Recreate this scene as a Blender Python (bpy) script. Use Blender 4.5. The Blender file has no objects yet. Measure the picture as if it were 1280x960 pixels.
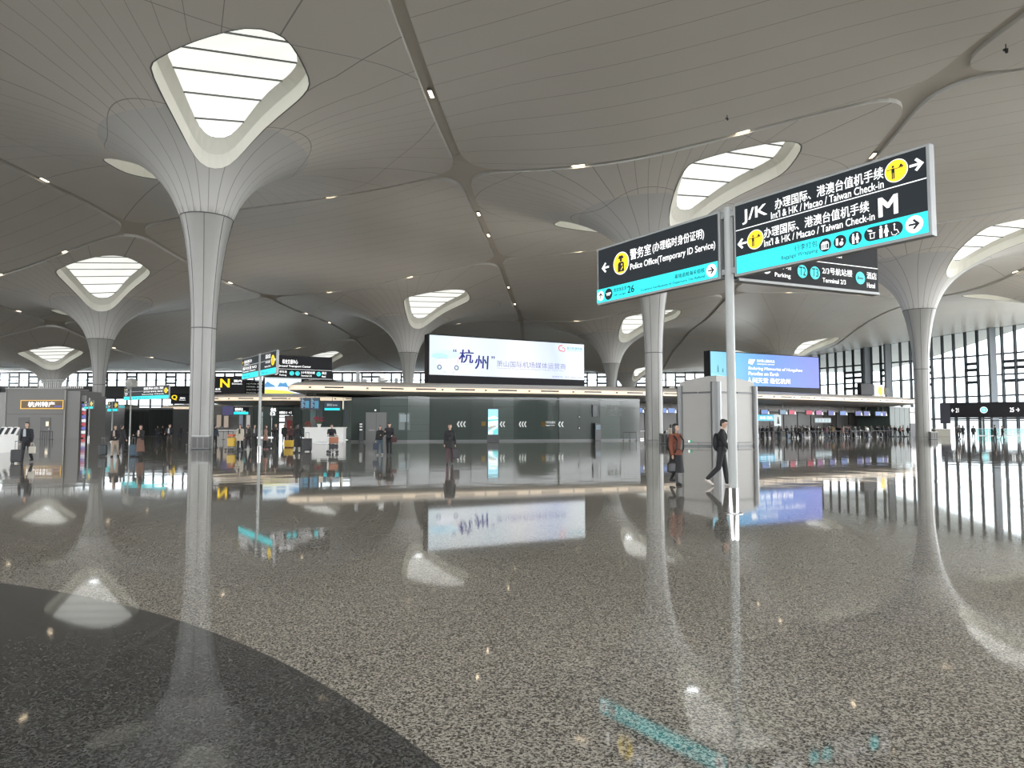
import bpy, bmesh, math, random
import numpy as np
from mathutils import Vector, Matrix
from mathutils.geometry import delaunay_2d_cdt
random.seed(7)
S = bpy.context.scene
C = S.collection
PI = math.pi
# ------------------------------------------------------------------ camera
CH = 1.55
PITCH = math.atan(53 / 890.)
cd = bpy.data.cameras.new('camera'); cam = bpy.data.objects.new('camera', cd); C.objects.link(cam)
cam.location = (0, 0, CH); cam.rotation_euler = (PI / 2 + PITCH, 0, 0)
cd.sensor_width = 36; cd.lens = 890 / 1280 * 36; cd.clip_end = 2000; cd.clip_start = .05
S.camera = cam
# ------------------------------------------------------------------ world: bright overcast daylight
W = bpy.data.worlds.new('sky'); S.world = W; W.use_nodes = True
wn = W.node_tree; wn.nodes.clear()
wo = wn.nodes.new('ShaderNodeOutputWorld'); wb = wn.nodes.new('ShaderNodeBackground')
tc = wn.nodes.new('ShaderNodeTexCoord'); sx = wn.nodes.new('ShaderNodeSeparateXYZ'); cr = wn.nodes.new('ShaderNodeValToRGB')
wn.links.new(tc.outputs['Generated'], sx.inputs[0]); wn.links.new(sx.outputs['Z'], cr.inputs[0])
cr.color_ramp.elements[0].position = 0.0; cr.color_ramp.elements[0].color = (.34, .33, .31, 1)
cr.color_ramp.elements[1].position = .03; cr.color_ramp.elements[1].color = (.96, .98, 1.0, 1)
e = cr.color_ramp.elements.new(.5); e.color = (.90, .95, 1.0, 1)
wn.links.new(cr.outputs[0], wb.inputs[0]); wb.inputs[1].default_value = 12.8
wn.links.new(wb.outputs[0], wo.inputs[0])
# ------------------------------------------------------------------ exposure
S.view_settings.view_transform = 'Standard'; S.view_settings.look = 'None'
S.view_settings.gamma = 1; S.view_settings.use_curve_mapping = False
S.view_settings.exposure = 0.0
SKYLIGHT_POWER = 1.3
S.cycles.use_denoising = True
S.cycles.max_bounces = 7; S.cycles.diffuse_bounces = 4; S.cycles.glossy_bounces = 4
S.cycles.transparent_max_bounces = 12; S.cycles.transmission_bounces = 4
S.cycles.sample_clamp_indirect = 6
S.cycles.caustics_reflective = False; S.cycles.caustics_refractive = False

# ------------------------------------------------------------------ helpers
def ray(px, py):
    x = (px - 640) / 890.; y = -(py - 480) / 890.
    return Vector((x, math.cos(PITCH) - y * math.sin(PITCH), math.sin(PITCH) + y * math.cos(PITCH)))
def at(px, py, Y=None, Z=None):
    d = ray(px, py)
    t = Y / d.y if Y is not None else (Z - CH) / d.z
    return Vector((0, 0, CH)) + d * t
def fx(px, Y):                       # X of an image column at depth Y near eye level
    return (px - 640) / 890. * Y
def lerp(a, b, t): return a + (b - a) * t
def ss(a, b, x):
    t = min(1, max(0, (x - a) / (b - a))); return t * t * (3 - 2 * t)

def mat(name, col, rough=.5, metal=0., emit=None, es=1., spec=.5, noise=0., nscale=8., alpha=None):
    m = bpy.data.materials.new(name); m.use_nodes = True
    n = m.node_tree; b = n.nodes['Principled BSDF']
    b.inputs['Base Color'].default_value = (*col, 1); b.inputs['Roughness'].default_value = rough
    b.inputs['Metallic'].default_value = metal; b.inputs['Specular IOR Level'].default_value = spec
    if emit:
        b.inputs['Emission Color'].default_value = (*emit, 1); b.inputs['Emission Strength'].default_value = es
    if noise:
        t = n.nodes.new('ShaderNodeTexCoord'); nz = n.nodes.new('ShaderNodeTexNoise'); nz.inputs['Scale'].default_value = nscale
        nz.inputs['Detail'].default_value = 4
        mr = n.nodes.new('ShaderNodeMapRange'); mr.inputs['To Min'].default_value = 1 - noise; mr.inputs['To Max'].default_value = 1 + noise
        mx = n.nodes.new('ShaderNodeMix'); mx.data_type = 'RGBA'; mx.blend_type = 'MULTIPLY'; mx.inputs[0].default_value = 1
        n.links.new(t.outputs['Object'], nz.inputs['Vector']); n.links.new(nz.outputs[0], mr.inputs[0])
        mx.inputs[6].default_value = (*col, 1); n.links.new(mr.outputs[0], mx.inputs[7])
        n.links.new(mx.outputs[2], b.inputs['Base Color'])
    return m

class MB:
    def __init__(s): s.v = []; s.f = []; s.m = []
    def face(s, pts, mi=0):
        k = len(s.v); s.v += [tuple(p) for p in pts]; s.f.append(tuple(range(k, k + len(pts)))); s.m.append(mi); return s
    def grid(s, rows, closed=False, mi=0):
        k = len(s.v); n = len(rows[0])
        for r in rows: s.v += [tuple(p) for p in r]
        for i in range(len(rows) - 1):
            for j in range(n if closed else n - 1):
                j2 = (j + 1) % n
                s.f.append((k + i * n + j, k + i * n + j2, k + (i + 1) * n + j2, k + (i + 1) * n + j)); s.m.append(mi)
        return s
    def box(s, x0, x1, y0, y1, z0, z1, mi=0, M=None):
        k = len(s.v)
        P = [(x0, y0, z0), (x1, y0, z0), (x1, y1, z0), (x0, y1, z0), (x0, y0, z1), (x1, y0, z1), (x1, y1, z1), (x0, y1, z1)]
        if M is not None: P = [tuple(M @ Vector(p)) for p in P]
        s.v += P
        for f in ((3, 2, 1, 0), (4, 5, 6, 7), (0, 1, 5, 4), (1, 2, 6, 5), (2, 3, 7, 6), (3, 0, 4, 7)):
            s.f.append(tuple(k + i for i in f)); s.m.append(mi)
        return s
    def bar(s, a, b, w, h=None, mi=0):
        a = Vector(a); b = Vector(b); h = h or w
        d = (b - a).normalized(); up = Vector((0, 0, 1)) if abs(d.z) < .95 else Vector((0, 1, 0))
        x = d.cross(up).normalized() * w / 2; y = x.cross(d).normalized() * h / 2
        k = len(s.v)
        s.v += [tuple(p) for p in (a - x - y, a + x - y, a + x + y, a - x + y, b - x - y, b + x - y, b + x + y, b - x + y)]
        for f in ((3, 2, 1, 0), (4, 5, 6, 7), (0, 1, 5, 4), (1, 2, 6, 5), (2, 3, 7, 6), (3, 0, 4, 7)):
            s.f.append(tuple(k + i for i in f)); s.m.append(mi)
        return s
    def tube(s, pts, rad, n=16, mi=0, caps=True):
        pts = [Vector(p) for p in pts]
        if not isinstance(rad, (list, tuple)): rad = [rad] * len(pts)
        rows = []
        for i, p in enumerate(pts):
            d = (pts[min(i + 1, len(pts) - 1)] - pts[max(i - 1, 0)]).normalized()
            up = Vector((1, 0, 0)) if abs(d.x) < .9 else Vector((0, 1, 0))
            x = d.cross(up).normalized(); y = d.cross(x).normalized()
            rows.append([p + (x * math.cos(a) + y * math.sin(a)) * rad[i] for a in [2 * PI * j / n for j in range(n)]])
        s.grid(rows, True, mi)
        if caps:
            s.face(rows[0], mi); s.face(rows[-1][::-1], mi)
        return s
    def prism(s, poly, h0, h1, mi=0, M=None):
        a = [Vector((x, y, h0)) for x, y in poly]; b = [Vector((x, y, h1)) for x, y in poly]
        if M is not None: a = [M @ p for p in a]; b = [M @ p for p in b]
        s.grid([a, b], True, mi); s.face(a[::-1], mi); s.face(b, mi); return s
    def disc(s, cx, cy, r, h0, h1, n=28, mi=0, M=None, ry=None):
        ry = ry or r
        return s.prism([(cx + r * math.cos(2 * PI * i / n), cy + ry * math.sin(2 * PI * i / n)) for i in range(n)], h0, h1, mi, M)
    def ball(s, c, r, n=12, mi=0, sc=(1, 1, 1)):
        c = Vector(c); rows = []
        for i in range(n // 2 + 1):
            t = PI * i / (n // 2)
            rows.append([c + Vector((r * sc[0] * math.sin(t) * math.cos(p), r * sc[1] * math.sin(t) * math.sin(p), r * sc[2] * math.cos(t))) for p in [2 * PI * j / n for j in range(n)]])
        return s.grid(rows, True, mi)
    def mesh(s, name, mats, smooth=False, merge=False, bevel=0):
        me = bpy.data.meshes.new(name); me.from_pydata(s.v, [], s.f)
        for m in (mats if isinstance(mats, (list, tuple)) else [mats]): me.materials.append(m)
        me.polygons.foreach_set('material_index', s.m)
        bm = bmesh.new(); bm.from_mesh(me)
        if merge: bmesh.ops.remove_doubles(bm, verts=bm.verts, dist=1e-4)
        if bevel:
            bmesh.ops.remove_doubles(bm, verts=bm.verts, dist=1e-5)
            bmesh.ops.bevel(bm, geom=[e for e in bm.edges if e.calc_length() > bevel * 3], offset=bevel, segments=2, affect='EDGES', profile=.6)
        bmesh.ops.recalc_face_normals(bm, faces=bm.faces)
        bm.to_mesh(me); bm.free()
        if smooth: me.polygons.foreach_set('use_smooth', [True] * len(me.polygons))
        return me
    def build(s, name, mats, parent=None, loc=None, rz=0, **k):
        o = bpy.data.objects.new(name, s.mesh(name, mats, **k)); C.objects.link(o)
        if parent is not None: o.parent = parent
        if loc is not None: o.location = loc
        o.rotation_euler.z = rz
        return o
def tag(o, label=None, cat=None, group=None, kind=None):
    if label: o['label'] = label
    if cat: o['category'] = cat
    if group: o['group'] = group
    if kind: o['kind'] = kind
    return o
def thing(name, label, cat, loc=(0, 0, 0), rz=0, group=None):
    o = bpy.data.objects.new(name, None); C.objects.link(o); o.location = loc; o.rotation_euler = (0, 0, rz)
    o.empty_display_size = .2
    return tag(o, label, cat, group)
def copy_tree(o, parent=None):
    c = o.copy(); C.objects.link(c)
    if parent is not None: c.parent = parent; c.matrix_parent_inverse = o.matrix_parent_inverse.copy()
    for ch in o.children: copy_tree(ch, c)
    return c
_tc = {}
def text_mesh(body, size, bold=0.0, ext=0.0):
    key = (body, size, bold)
    if key in _tc: return _tc[key]
    c = bpy.data.curves.new('text', 'FONT'); c.body = body; c.size = size; c.offset = 0
    c.resolution_u = 3; c.extrude = ext
    o = bpy.data.objects.new('text', c); C.objects.link(o)
    bpy.context.view_layer.update()
    me = bpy.data.meshes.new_from_object(o.evaluated_get(bpy.context.evaluated_depsgraph_get()))
    bpy.data.objects.remove(o)
    xs = [v.co.x for v in me.vertices]; ys = [v.co.y for v in me.vertices]
    _tc[key] = (me, min(xs), max(xs), min(ys), max(ys)); return _tc[key]
def lettering(body, u0, u1, v0, v1, m, parent, off, name='lettering', bold=0.012, frame=None, slant=0):
    """write body so it fills the rectangle u0..u1 x v0..v1 of a face (u right, v up, off towards the viewer)"""
    me, x0, x1, y0, y1 = text_mesh(body, 1.0, bold)
    if bold > 0:      # heavier stroke: the glyphs doubled a hair apart
        bv = min(bold, .03) * .9; vs = []; fs = []; n0 = len(me.vertices); co = [tuple(v.co) for v in me.vertices]; ps = [tuple(q.vertices) for q in me.polygons]
        for q, (ox, oy) in enumerate(((-bv, -bv * .5), (bv, -bv * .5), (-bv, bv * .5), (bv, bv * .5))):
            vs += [(a + ox, b + oy, c) for a, b, c in co]; fs += [tuple(i + q * n0 for i in f) for f in ps]
        me = bpy.data.meshes.new('lettering'); me.from_pydata(vs, [], fs)
    else: me = me.copy()
    me.materials.clear(); me.materials.append(m)
    kx = (u1 - u0) / (x1 - x0); ky = (v1 - v0) / (y1 - y0)
    for v in me.vertices:
        y = v0 + (v.co.y - y0) * ky
        v.co = Vector((u0 + (v.co.x - x0) * kx + slant * (y - v0), -off, y))
    me.update()
    o = bpy.data.objects.new(name, me); C.objects.link(o); o.parent = parent
    return o

# ------------------------------------------------------------------ materials
def ceiling_material(name, radial=True, ang=0., base=(.76, .73, .685)):
    m = mat(name, base, .42, spec=.4)
    n = m.node_tree; L = n.links; b = n.nodes['Principled BSDF']
    t = n.nodes.new('ShaderNodeTexCoord'); s = n.nodes.new('ShaderNodeSeparateXYZ'); L.new(t.outputs['Object'], s.inputs[0])
    def M(op, a, b_=None, c=None):
        q = n.nodes.new('ShaderNodeMath'); q.operation = op
        for i, v in enumerate((a, b_, c)):
            if v is None: continue
            if isinstance(v, (int, float)): q.inputs[i].default_value = v
            else: L.new(v, q.inputs[i])
        return q.outputs[0]
    X, Y = s.outputs[0], s.outputs[1]
    def cell(v): return M('ABSOLUTE', M('SUBTRACT', M('FRACT', v), .5))   # .5 on the joint, 0 in the middle
    if radial:
        r = M('SQRT', M('ADD', M('MULTIPLY', X, X), M('MULTIPLY', Y, Y)))
        th = M('ARCTAN2', Y, X)
        # panel joints swing gently as they leave the column
        th2 = M('ADD', th, M('MULTIPLY', M('SINE', M('MULTIPLY', th, 4.0)), M('MINIMUM', M('MULTIPLY', r, .012), .16)))
        def spokes(N):
            d = M('MULTIPLY', M('SUBTRACT', .5, cell(M('MULTIPLY', M('ADD', th2, 10), N / (2 * PI)))), 2 * PI / N)
            return M('LESS_THAN', M('MULTIPLY', d, r), .022)
        l1 = spokes(24)
        l2 = M('MULTIPLY', spokes(48), M('GREATER_THAN', r, 7.0))
        rr = M('MULTIPLY', r, M('ADD', 1.0, M('MULTIPLY', M('COSINE', M('MULTIPLY', M('SUBTRACT', th, .55), 4.0)), .10)))
        def ring(R): return M('LESS_THAN', M('ABSOLUTE', M('SUBTRACT', rr, R)), .03)
        line = M('MAXIMUM', M('MAXIMUM', l1, l2), M('MAXIMUM', ring(7.0), ring(15.5)))
    else:
        u = M('ADD', M('MULTIPLY', X, math.cos(ang)), M('MULTIPLY', Y, math.sin(ang)))
        w = M('ADD', M('MULTIPLY', X, -math.sin(ang)), M('MULTIPLY', Y, math.cos(ang)))
        bend = M('MULTIPLY', M('POWER', M('ABSOLUTE', M('MULTIPLY', w, .06)), 2.2), 1.4)
        d = M('MULTIPLY', M('SUBTRACT', .5, cell(M('DIVIDE', M('ADD', M('ADD', u, bend), 200), 2.4))), 2.4)
        line = M('LESS_THAN', d, .022)
    nz = n.nodes.new('ShaderNodeTexNoise'); nz.inputs['Scale'].default_value = .12; L.new(t.outputs['Object'], nz.inputs['Vector'])
    mr = n.nodes.new('ShaderNodeMapRange'); mr.inputs['To Min'].default_value = .95; mr.inputs['To Max'].default_value = 1.05
    L.new(nz.outputs[0], mr.inputs[0])
    fac = M('MULTIPLY', mr.outputs[0], M('SUBTRACT', 1.0, M('MULTIPLY', line, .5)))
    mx = n.nodes.new('ShaderNodeMix'); mx.data_type = 'RGBA'; mx.blend_type = 'MULTIPLY'; mx.inputs[0].default_value = 1
    mx.inputs[6].default_value = (*base, 1); L.new(fac, mx.inputs[7]); L.new(mx.outputs[2], b.inputs['Base Color'])
    return m
M_ceil = ceiling_material('ceiling_panels_fanned')
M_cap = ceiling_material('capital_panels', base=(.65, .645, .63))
M_ceil2 = ceiling_material('ceiling_panels_straight', False, math.radians(62))
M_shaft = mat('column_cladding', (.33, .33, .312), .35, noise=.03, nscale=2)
M_seam = mat('dark_joint', (.10, .10, .10), .6)
M_recess = mat('groove_backing', (.66, .62, .56), .6)
M_reveal = mat('skylight_reveal', (.88, .87, .79), .6, noise=.02, nscale=3)
M_membrane = mat('skylight_membrane', (.8, .8, .78), .5, emit=(.97, .98, .92), es=SKYLIGHT_POWER)  # daylight from above is put in as the membrane's own emission
def membrane_tex():
    n = M_membrane.node_tree; b = n.nodes['Principled BSDF']
    t = n.nodes.new('ShaderNodeTexCoord'); mp = n.nodes.new('ShaderNodeMapping'); mp.inputs['Scale'].default_value = (.25, 1.2, 1); mp.inputs['Rotation'].default_value[2] = -.4
    nz = n.nodes.new('ShaderNodeTexNoise'); nz.inputs['Scale'].default_value = .8; nz.inputs['Detail'].default_value = 5
    r = n.nodes.new('ShaderNodeMapRange'); r.inputs['To Min'].default_value = SKYLIGHT_POWER * .58; r.inputs['To Max'].default_value = SKYLIGHT_POWER * .84
    n.links.new(t.outputs['Object'], mp.inputs[0]); n.links.new(mp.outputs[0], nz.inputs['Vector']); n.links.new(nz.outputs[0], r.inputs[0]); n.links.new(r.outputs[0], b.inputs['Emission Strength'])
membrane_tex()
M_lamp = mat('warm_lamp', (1, .9, .7), .5, emit=(1, .80, .55), es=9)
M_white = mat('white_paint', (.78, .78, .76), .4)
M_grey = mat('grey_panel', (.46, .46, .44), .45, noise=.03, nscale=1.5)
M_lgrey = mat('light_grey_panel', (.36, .35, .33), .4, noise=.03, nscale=1.2)
M_dgrey = mat('dark_grey_metal', (.16, .17, .17), .4)
M_black = mat('black_plastic', (.012, .013, .016), .35)
M_dark = mat('dark_opening', (.02, .021, .022), .6)
M_steel = mat('brushed_steel', (.33, .33, .32), .35, 1.0)
M_alu = mat('grey_aluminium', (.30, .31, .31), .45, .3)
M_signface = mat('sign_face', (.008, .011, .014), .4, emit=(.008, .011, .014), es=1, spec=.2)
M_cyan = mat('cyan_light', (0, .3, .32), .4, emit=(.02, .80, .86), es=1)
M_wlight = mat('white_light', (.5, .5, .5), .5, emit=(1, 1, 1), es=1.0)
M_ylight = mat('yellow_light', (.5, .35, 0), .5, emit=(1, .70, .02), es=.95)
M_signblack = mat('sign_black', (.006, .006, .008), .55, spec=.2)
M_yellow = mat('yellow_plastic', (.75, .47, .03), .45)
M_skin = mat('skin', (.50, .32, .24), .55)
M_hair = mat('hair', (.012, .010, .009), .45)

def floor_material():
    m = mat('polished_granite', (.3, .3, .3), .04, spec=.5)
    n = m.node_tree; L = n.links; b = n.nodes['Principled BSDF']
    b.inputs['IOR'].default_value = 1.58
    g = n.nodes.new('ShaderNodeNewGeometry'); s = n.nodes.new('ShaderNodeSeparateXYZ'); L.new(g.outputs['Position'], s.inputs[0])
    def M(op, a, b_=None):
        q = n.nodes.new('ShaderNodeMath'); q.operation = op
        for i, v in enumerate((a, b_)):
            if v is None: continue
            if isinstance(v, (int, float)): q.inputs[i].default_value = v
            else: L.new(v, q.inputs[i])
        return q.outputs[0]
    X, Y = s.outputs[0], s.outputs[1]
    dx = M('ADD', X, 9.07); dy = M('ADD', Y, 2.68)
    R = M('SQRT', M('ADD', M('MULTIPLY', dx, dx), M('MULTIPLY', dy, dy)))
    inside = M('LESS_THAN', R, 10.62)
    # speckle
    vor = n.nodes.new('ShaderNodeTexVoronoi'); vor.inputs['Scale'].default_value = 95; L.new(g.outputs['Position'], vor.inputs['Vector'])
    n1 = n.nodes.new('ShaderNodeTexNoise'); n1.inputs['Scale'].default_value = 60; n1.inputs['Detail'].default_value = 3; L.new(g.outputs['Position'], n1.inputs['Vector'])
    bw = n.nodes.new('ShaderNodeSeparateColor'); L.new(vor.outputs['Color'], bw.inputs[0])
    mixv = M('ADD', M('MULTIPLY', bw.outputs[0], .55), M('MULTIPLY', n1.outputs[0], .5))
    ramp = n.nodes.new('ShaderNodeValToRGB'); L.new(mixv, ramp.inputs[0])
    r = ramp.color_ramp; r.elements[0].position = .30; r.elements[0].color = (.065, .058, .050, 1)
    r.elements[1].position = .78; r.elements[1].color = (.60, .56, .49, 1)
    q = r.elements.new(.44); q.color = (.19, .175, .152, 1)
    q = r.elements.new(.56); q.color = (.38, .355, .31, 1)
    ramp2 = n.nodes.new('ShaderNodeValToRGB'); L.new(mixv, ramp2.inputs[0])
    r = ramp2.color_ramp; r.elements[0].position = .3; r.elements[0].color = (.016, .016, .017, 1); r.elements[1].position = .8; r.elements[1].color = (.15, .15, .146, 1)
    mx = n.nodes.new('ShaderNodeMix'); mx.data_type = 'RGBA'; L.new(inside, mx.inputs[0]); L.new(ramp.outputs[0], mx.inputs[6]); L.new(ramp2.outputs[0], mx.inputs[7])
    # slab joints, turned to the building grid
    a = math.radians(27)
    u = M('ADD', M('MULTIPLY', X, math.cos(a)), M('MULTIPLY', Y, math.sin(a))); w = M('ADD', M('MULTIPLY', X, -math.sin(a)), M('MULTIPLY', Y, math.cos(a)))
    def joint(v, p, o):
        f = M('FRACT', M('DIVIDE', M('ADD', v, 400 + o), p)); return M('LESS_THAN', M('MULTIPLY', f, p), .005)
    jr = M('LESS_THAN', M('ABSOLUTE', M('SUBTRACT', R, 10.62)), .008)
    j = M('MAXIMUM', M('MAXIMUM', joint(u, 3.6, .4), joint(w, 3.6, 1.3)), jr)
    mx2 = n.nodes.new('ShaderNodeMix'); mx2.data_type = 'RGBA'; L.new(M('MULTIPLY', j, .5), mx2.inputs[0]); L.new(mx.outputs[2], mx2.inputs[6]); mx2.inputs[7].default_value = (.05, .05, .048, 1)
    # cleaner path: large tonal drift of the stone
    n3 = n.nodes.new('ShaderNodeTexNoise'); n3.inputs['Scale'].default_value = .25; L.new(g.outputs['Position'], n3.inputs['Vector'])
    mr = n.nodes.new('ShaderNodeMapRange'); mr.inputs['To Min'].default_value = .88; mr.inputs['To Max'].default_value = 1.12; L.new(n3.outputs[0], mr.inputs[0])
    mx3 = n.nodes.new('ShaderNodeMix'); mx3.data_type = 'RGBA'; mx3.blend_type = 'MULTIPLY'; mx3.inputs[0].default_value = 1
    L.new(mx2.outputs[2], mx3.inputs[6]); L.new(mr.outputs[0], mx3.inputs[7]); L.new(mx3.outputs[2], b.inputs['Base Color'])
    # faint unevenness of the slabs; stronger in the older paving beyond the cross joint
    n2 = n.nodes.new('ShaderNodeTexNoise'); n2.inputs['Scale'].default_value = .8; n2.inputs['Detail'].default_value = 1.5; L.new(g.outputs['Position'], n2.inputs['Vector'])
    far = M('GREATER_THAN', Y, 18.2)
    amp = M('ADD', M('MULTIPLY', far, .0042), .00025)
    bp = n.nodes.new('ShaderNodeBump'); bp.inputs['Strength'].default_value = 1; L.new(amp, bp.inputs['Distance']); L.new(n2.outputs[0], bp.inputs['Height'])
    L.new(bp.outputs[0], b.inputs['Normal'])
    return m
M_floor = floor_material()

def glass_material(name, tint=(.75, .82, .82), refl=.12):
    m = bpy.data.materials.new(name); m.use_nodes = True; n = m.node_tree; n.nodes.clear()
    o = n.nodes.new('ShaderNodeOutputMaterial'); t = n.nodes.new('ShaderNodeBsdfTransparent'); g = n.nodes.new('ShaderNodeBsdfGlossy')
    t.inputs[0].default_value = (*tint, 1); g.inputs['Roughness'].default_value = .02; g.inputs[0].default_value = (.9, .95, .95, 1)
    fr = n.nodes.new('ShaderNodeFresnel'); fr.inputs[0].default_value = 1.5
    mx = n.nodes.new('ShaderNodeMixShader'); n.links.new(fr.outputs[0], mx.inputs[0]); n.links.new(t.outputs[0], mx.inputs[1]); n.links.new(g.outputs[0], mx.inputs[2])
    n.links.new(mx.outputs[0], o.inputs[0]); return m
M_glass = glass_material('window_glass', (.29, .32, .33))
M_greenglass = mat('back_painted_green_glass', (.058, .075, .068), .07, spec=.45)
M_greenglass2 = mat('back_painted_green_glass_lighter', (.085, .11, .10), .08, spec=.45)

# ------------------------------------------------------------------ floor and apron
MB().face([(-190, -50, 0), (190, -50, 0), (190, 275, 0), (-190, 275, 0)]).build('floor', M_floor)['kind'] = 'structure'
MB().face([(-900, -900, -.12), (900, -900, -.12), (900, 1200, -.12), (-900, 1200, -.12)]).build('ground', mat('concrete_apron', (.42, .42, .41), .8, noise=.05, nscale=.1))['kind'] = 'structure'

# ------------------------------------------------------------------ roof: undulating panels, lotus columns
def Hroof(x, y):
    return 25.3 - 8.0 * ss(35, 95, -x) * ss(60, 140, y) - 3.5 * ss(150, 250, y) * (1 - .6 * ss(35, 95, -x)) + 6.0 * ss(35, 95, -x) * ss(175, 258, y)
def frac(r):
    q = max(0, r - 1.8)
    return .15 * math.exp(-q / .8) + .25 * math.exp(-q / 3) + .6 * math.exp(-q / 12)
COLS = [  # x, y, neck height, lower ring height, size of near opening, size of far opening, words
    (-22, 50.5, 16.5, 8.5, 1.0, 1.05, 'nearest lotus column, at the left with a litter bin at its foot'),
    (13.3, 66.5, 16.3, 8.4, 1.03, .80, 'lotus column half hidden behind the left blade of the nearest signpost'),
    (49.3, 85.5, 15.6, 8.4, 1.12, .95, 'lotus column on the right, rising past the end of the check-in canopy'),
    (-61, 105, 14.4, 7.7, 1.25, 1.1, 'lotus column on the left beside the grey shop block'),
    (-19, 130, 15.0, 8.0, 1.25, .9, 'lotus column just left of the long white billboard'),
    (21, 150, 14.8, 8.0, 1.25, .9, 'lotus column behind the right end of the long white billboard'),
    (-97, 150, 10.6, 6.5, 1.25, 1.0, 'short lotus column behind the roof of the grey shop block'),
    (86, 108, 16.0, 8.4, 1.1, 1.15, 'lotus column beyond the right edge of the picture, only its skylight showing'),
    (70, 183, 15.2, 8.0, 1.25, 1.0, 'lotus column behind the blue billboard'),
    (38, 232, 14.0, 8.0, 1.2, 1.0, 'distant lotus column hidden by the second shaft from the left of the check-in hall'),
    (-58, 205, 13.5, 8.0, 1.2, 1.0, 'distant lotus column behind the middle signpost'),
    (38, 18, 16.5, 8.5, 1.0, 1.0, 'lotus column standing to the right of the viewer'),  # from here on: unseen columns added for the light of their skylights
    (-62, 20, 16.5, 8.5, 1.0, 1.0, 'lotus column standing to the left of the viewer'),
    (2, -20, 16.5, 8.5, 1.0, 1.0, 'lotus column standing behind the viewer'),
]
def surf(x, y):
    h = Hroof(x, y); dr = 0
    for c in COLS:
        d = math.hypot(x - c[0], y - c[1])
        if d < 55: dr = max(dr, (h - c[2]) * frac(d))
    return h - dr
OPEN = [(0.9, -10.0), (1.7, -10.7), (3.4, -11.5), (5.2, -12.1), (7.3, -12.5), (8.7, -12.0), (9.3, -10.8), (9.45, -8.6), (9.3, -7.2), (8.7, -6.3), (7.6, -5.4), (5.4, -4.0), (3.7, -2.95), (2.6, -2.6), (1.7, -2.85), (0.95, -3.4), (0.6, -4.4), (0.5, -6.4), (0.6, -8.4)]
def smooth_loop(P, k=3):
    out = []; n = len(P)
    for i in range(n):
        p0, p1, p2, p3 = P[i - 1], P[i], P[(i + 1) % n], P[(i + 2) % n]
        for j in range(k):
            t = j / k
            out.append(tuple(.5 * (2 * p1[a] + (-p0[a] + p2[a]) * t + (2 * p0[a] - 5 * p1[a] + 4 * p2[a] - p3[a]) * t * t + (-p0[a] + 3 * p1[a] - 3 * p2[a] + p3[a]) * t ** 3) for a in (0, 1)))
    return out
def inpoly(x, y, P):
    c = False; n = len(P)
    for i in range(n):
        x1, y1 = P[i]; x2, y2 = P[i - 1]
        if (y1 > y) != (y2 > y) and x < (x2 - x1) * (y - y1) / (y2 - y1) + x1: c = not c
    return c
def edgedist(x, y, P):
    m = 1e9; n = len(P)
    for i in range(n):
        ax, ay = P[i - 1]; bx, by = P[i]; dx, dy = bx - ax, by - ay
        t = max(0, min(1, ((x - ax) * dx + (y - ay) * dy) / (dx * dx + dy * dy + 1e-12)))
        m = min(m, math.hypot(x - ax - t * dx, y - ay - t * dy))
    return m
def rounded_inset(quad, gaps, R):
    n = len(quad); lines = []
    for i in range(n):
        a = Vector(quad[i]); b = Vector(quad[(i + 1) % n]); d = (b - a).normalized(); nn = Vector((-d.y, d.x))
        lines.append((a + nn * gaps[i], d))
    cs = []
    for i in range(n):
        (p, d), (q, e_) = lines[i - 1], lines[i]
        t = ((q - p).x * e_.y - (q - p).y * e_.x) / (d.x * e_.y - d.y * e_.x); cs.append(p + d * t)
    out = []
    for i in range(n):
        c = cs[i]; a = (cs[i - 1] - c).normalized(); b = (cs[(i + 1) % n] - c).normalized()
        ang = a.angle(b); t = R / math.tan(ang / 2) ** .5
        p0 = c + a * t; p1 = c + b * t
        for k in range(9):
            s = k / 8; out.append(tuple(p0 * (1 - s) ** 2 + c * 2 * s * (1 - s) + p1 * s * s))
        nx = cs[(i + 1) % n]; t2 = R / math.tan((cs[i] - nx).angle(cs[(i + 2) % n] - nx) / 2) ** .5
        q = nx + (c - nx).normalized() * t2; L = (q - p1).length; m_ = max(2, int(L / 1.6))
        for k in range(1, m_): out.append(tuple(p1.lerp(q, k / m_)))
    return out
# groove crossings: NODES[line][row]
NODES = [
    [(-196, -30), (-196, 15), (-196, 60), (-192, 105), (-190, 150), (-190, 190), (-190, 230), (-190, 266)],
    [(-142, -40), (-142, 5), (-140, 48), (-138, 84), (-132, 112), (-131, 141), (-132, 205), (-132, 266)],
    [(-84, -62), (-84, -20), (-82, 22), (-80, 62), (-78, 98), (-78.5, 121), (-84, 186), (-86, 266)],
    [(-44, -86), (-44, -44), (-44, -2), (-44, 40), (-44.3, 82), (-42.5, 124), (-40, 180), (-40, 266)],
    [(-11, -100), (-10, -60), (-8.5, -20), (-7.2, 22), (-4.4, 62), (-1.9, 99), (2, 149), (5, 266)],
    [(17, -115), (18, -75), (20, -35), (27.5, 7), (28.4, 47), (33.5, 80), (38, 123), (52, 266)],
    [(55, -130), (57, -90), (59, -48), (62, -5), (66, 30), (69, 60), (74, 126), (95, 266)],
    [(108, -150), (108, -110), (110, -60), (110, -12), (111, 22), (112, 55), (116, 124), (135, 266)],
]
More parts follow.
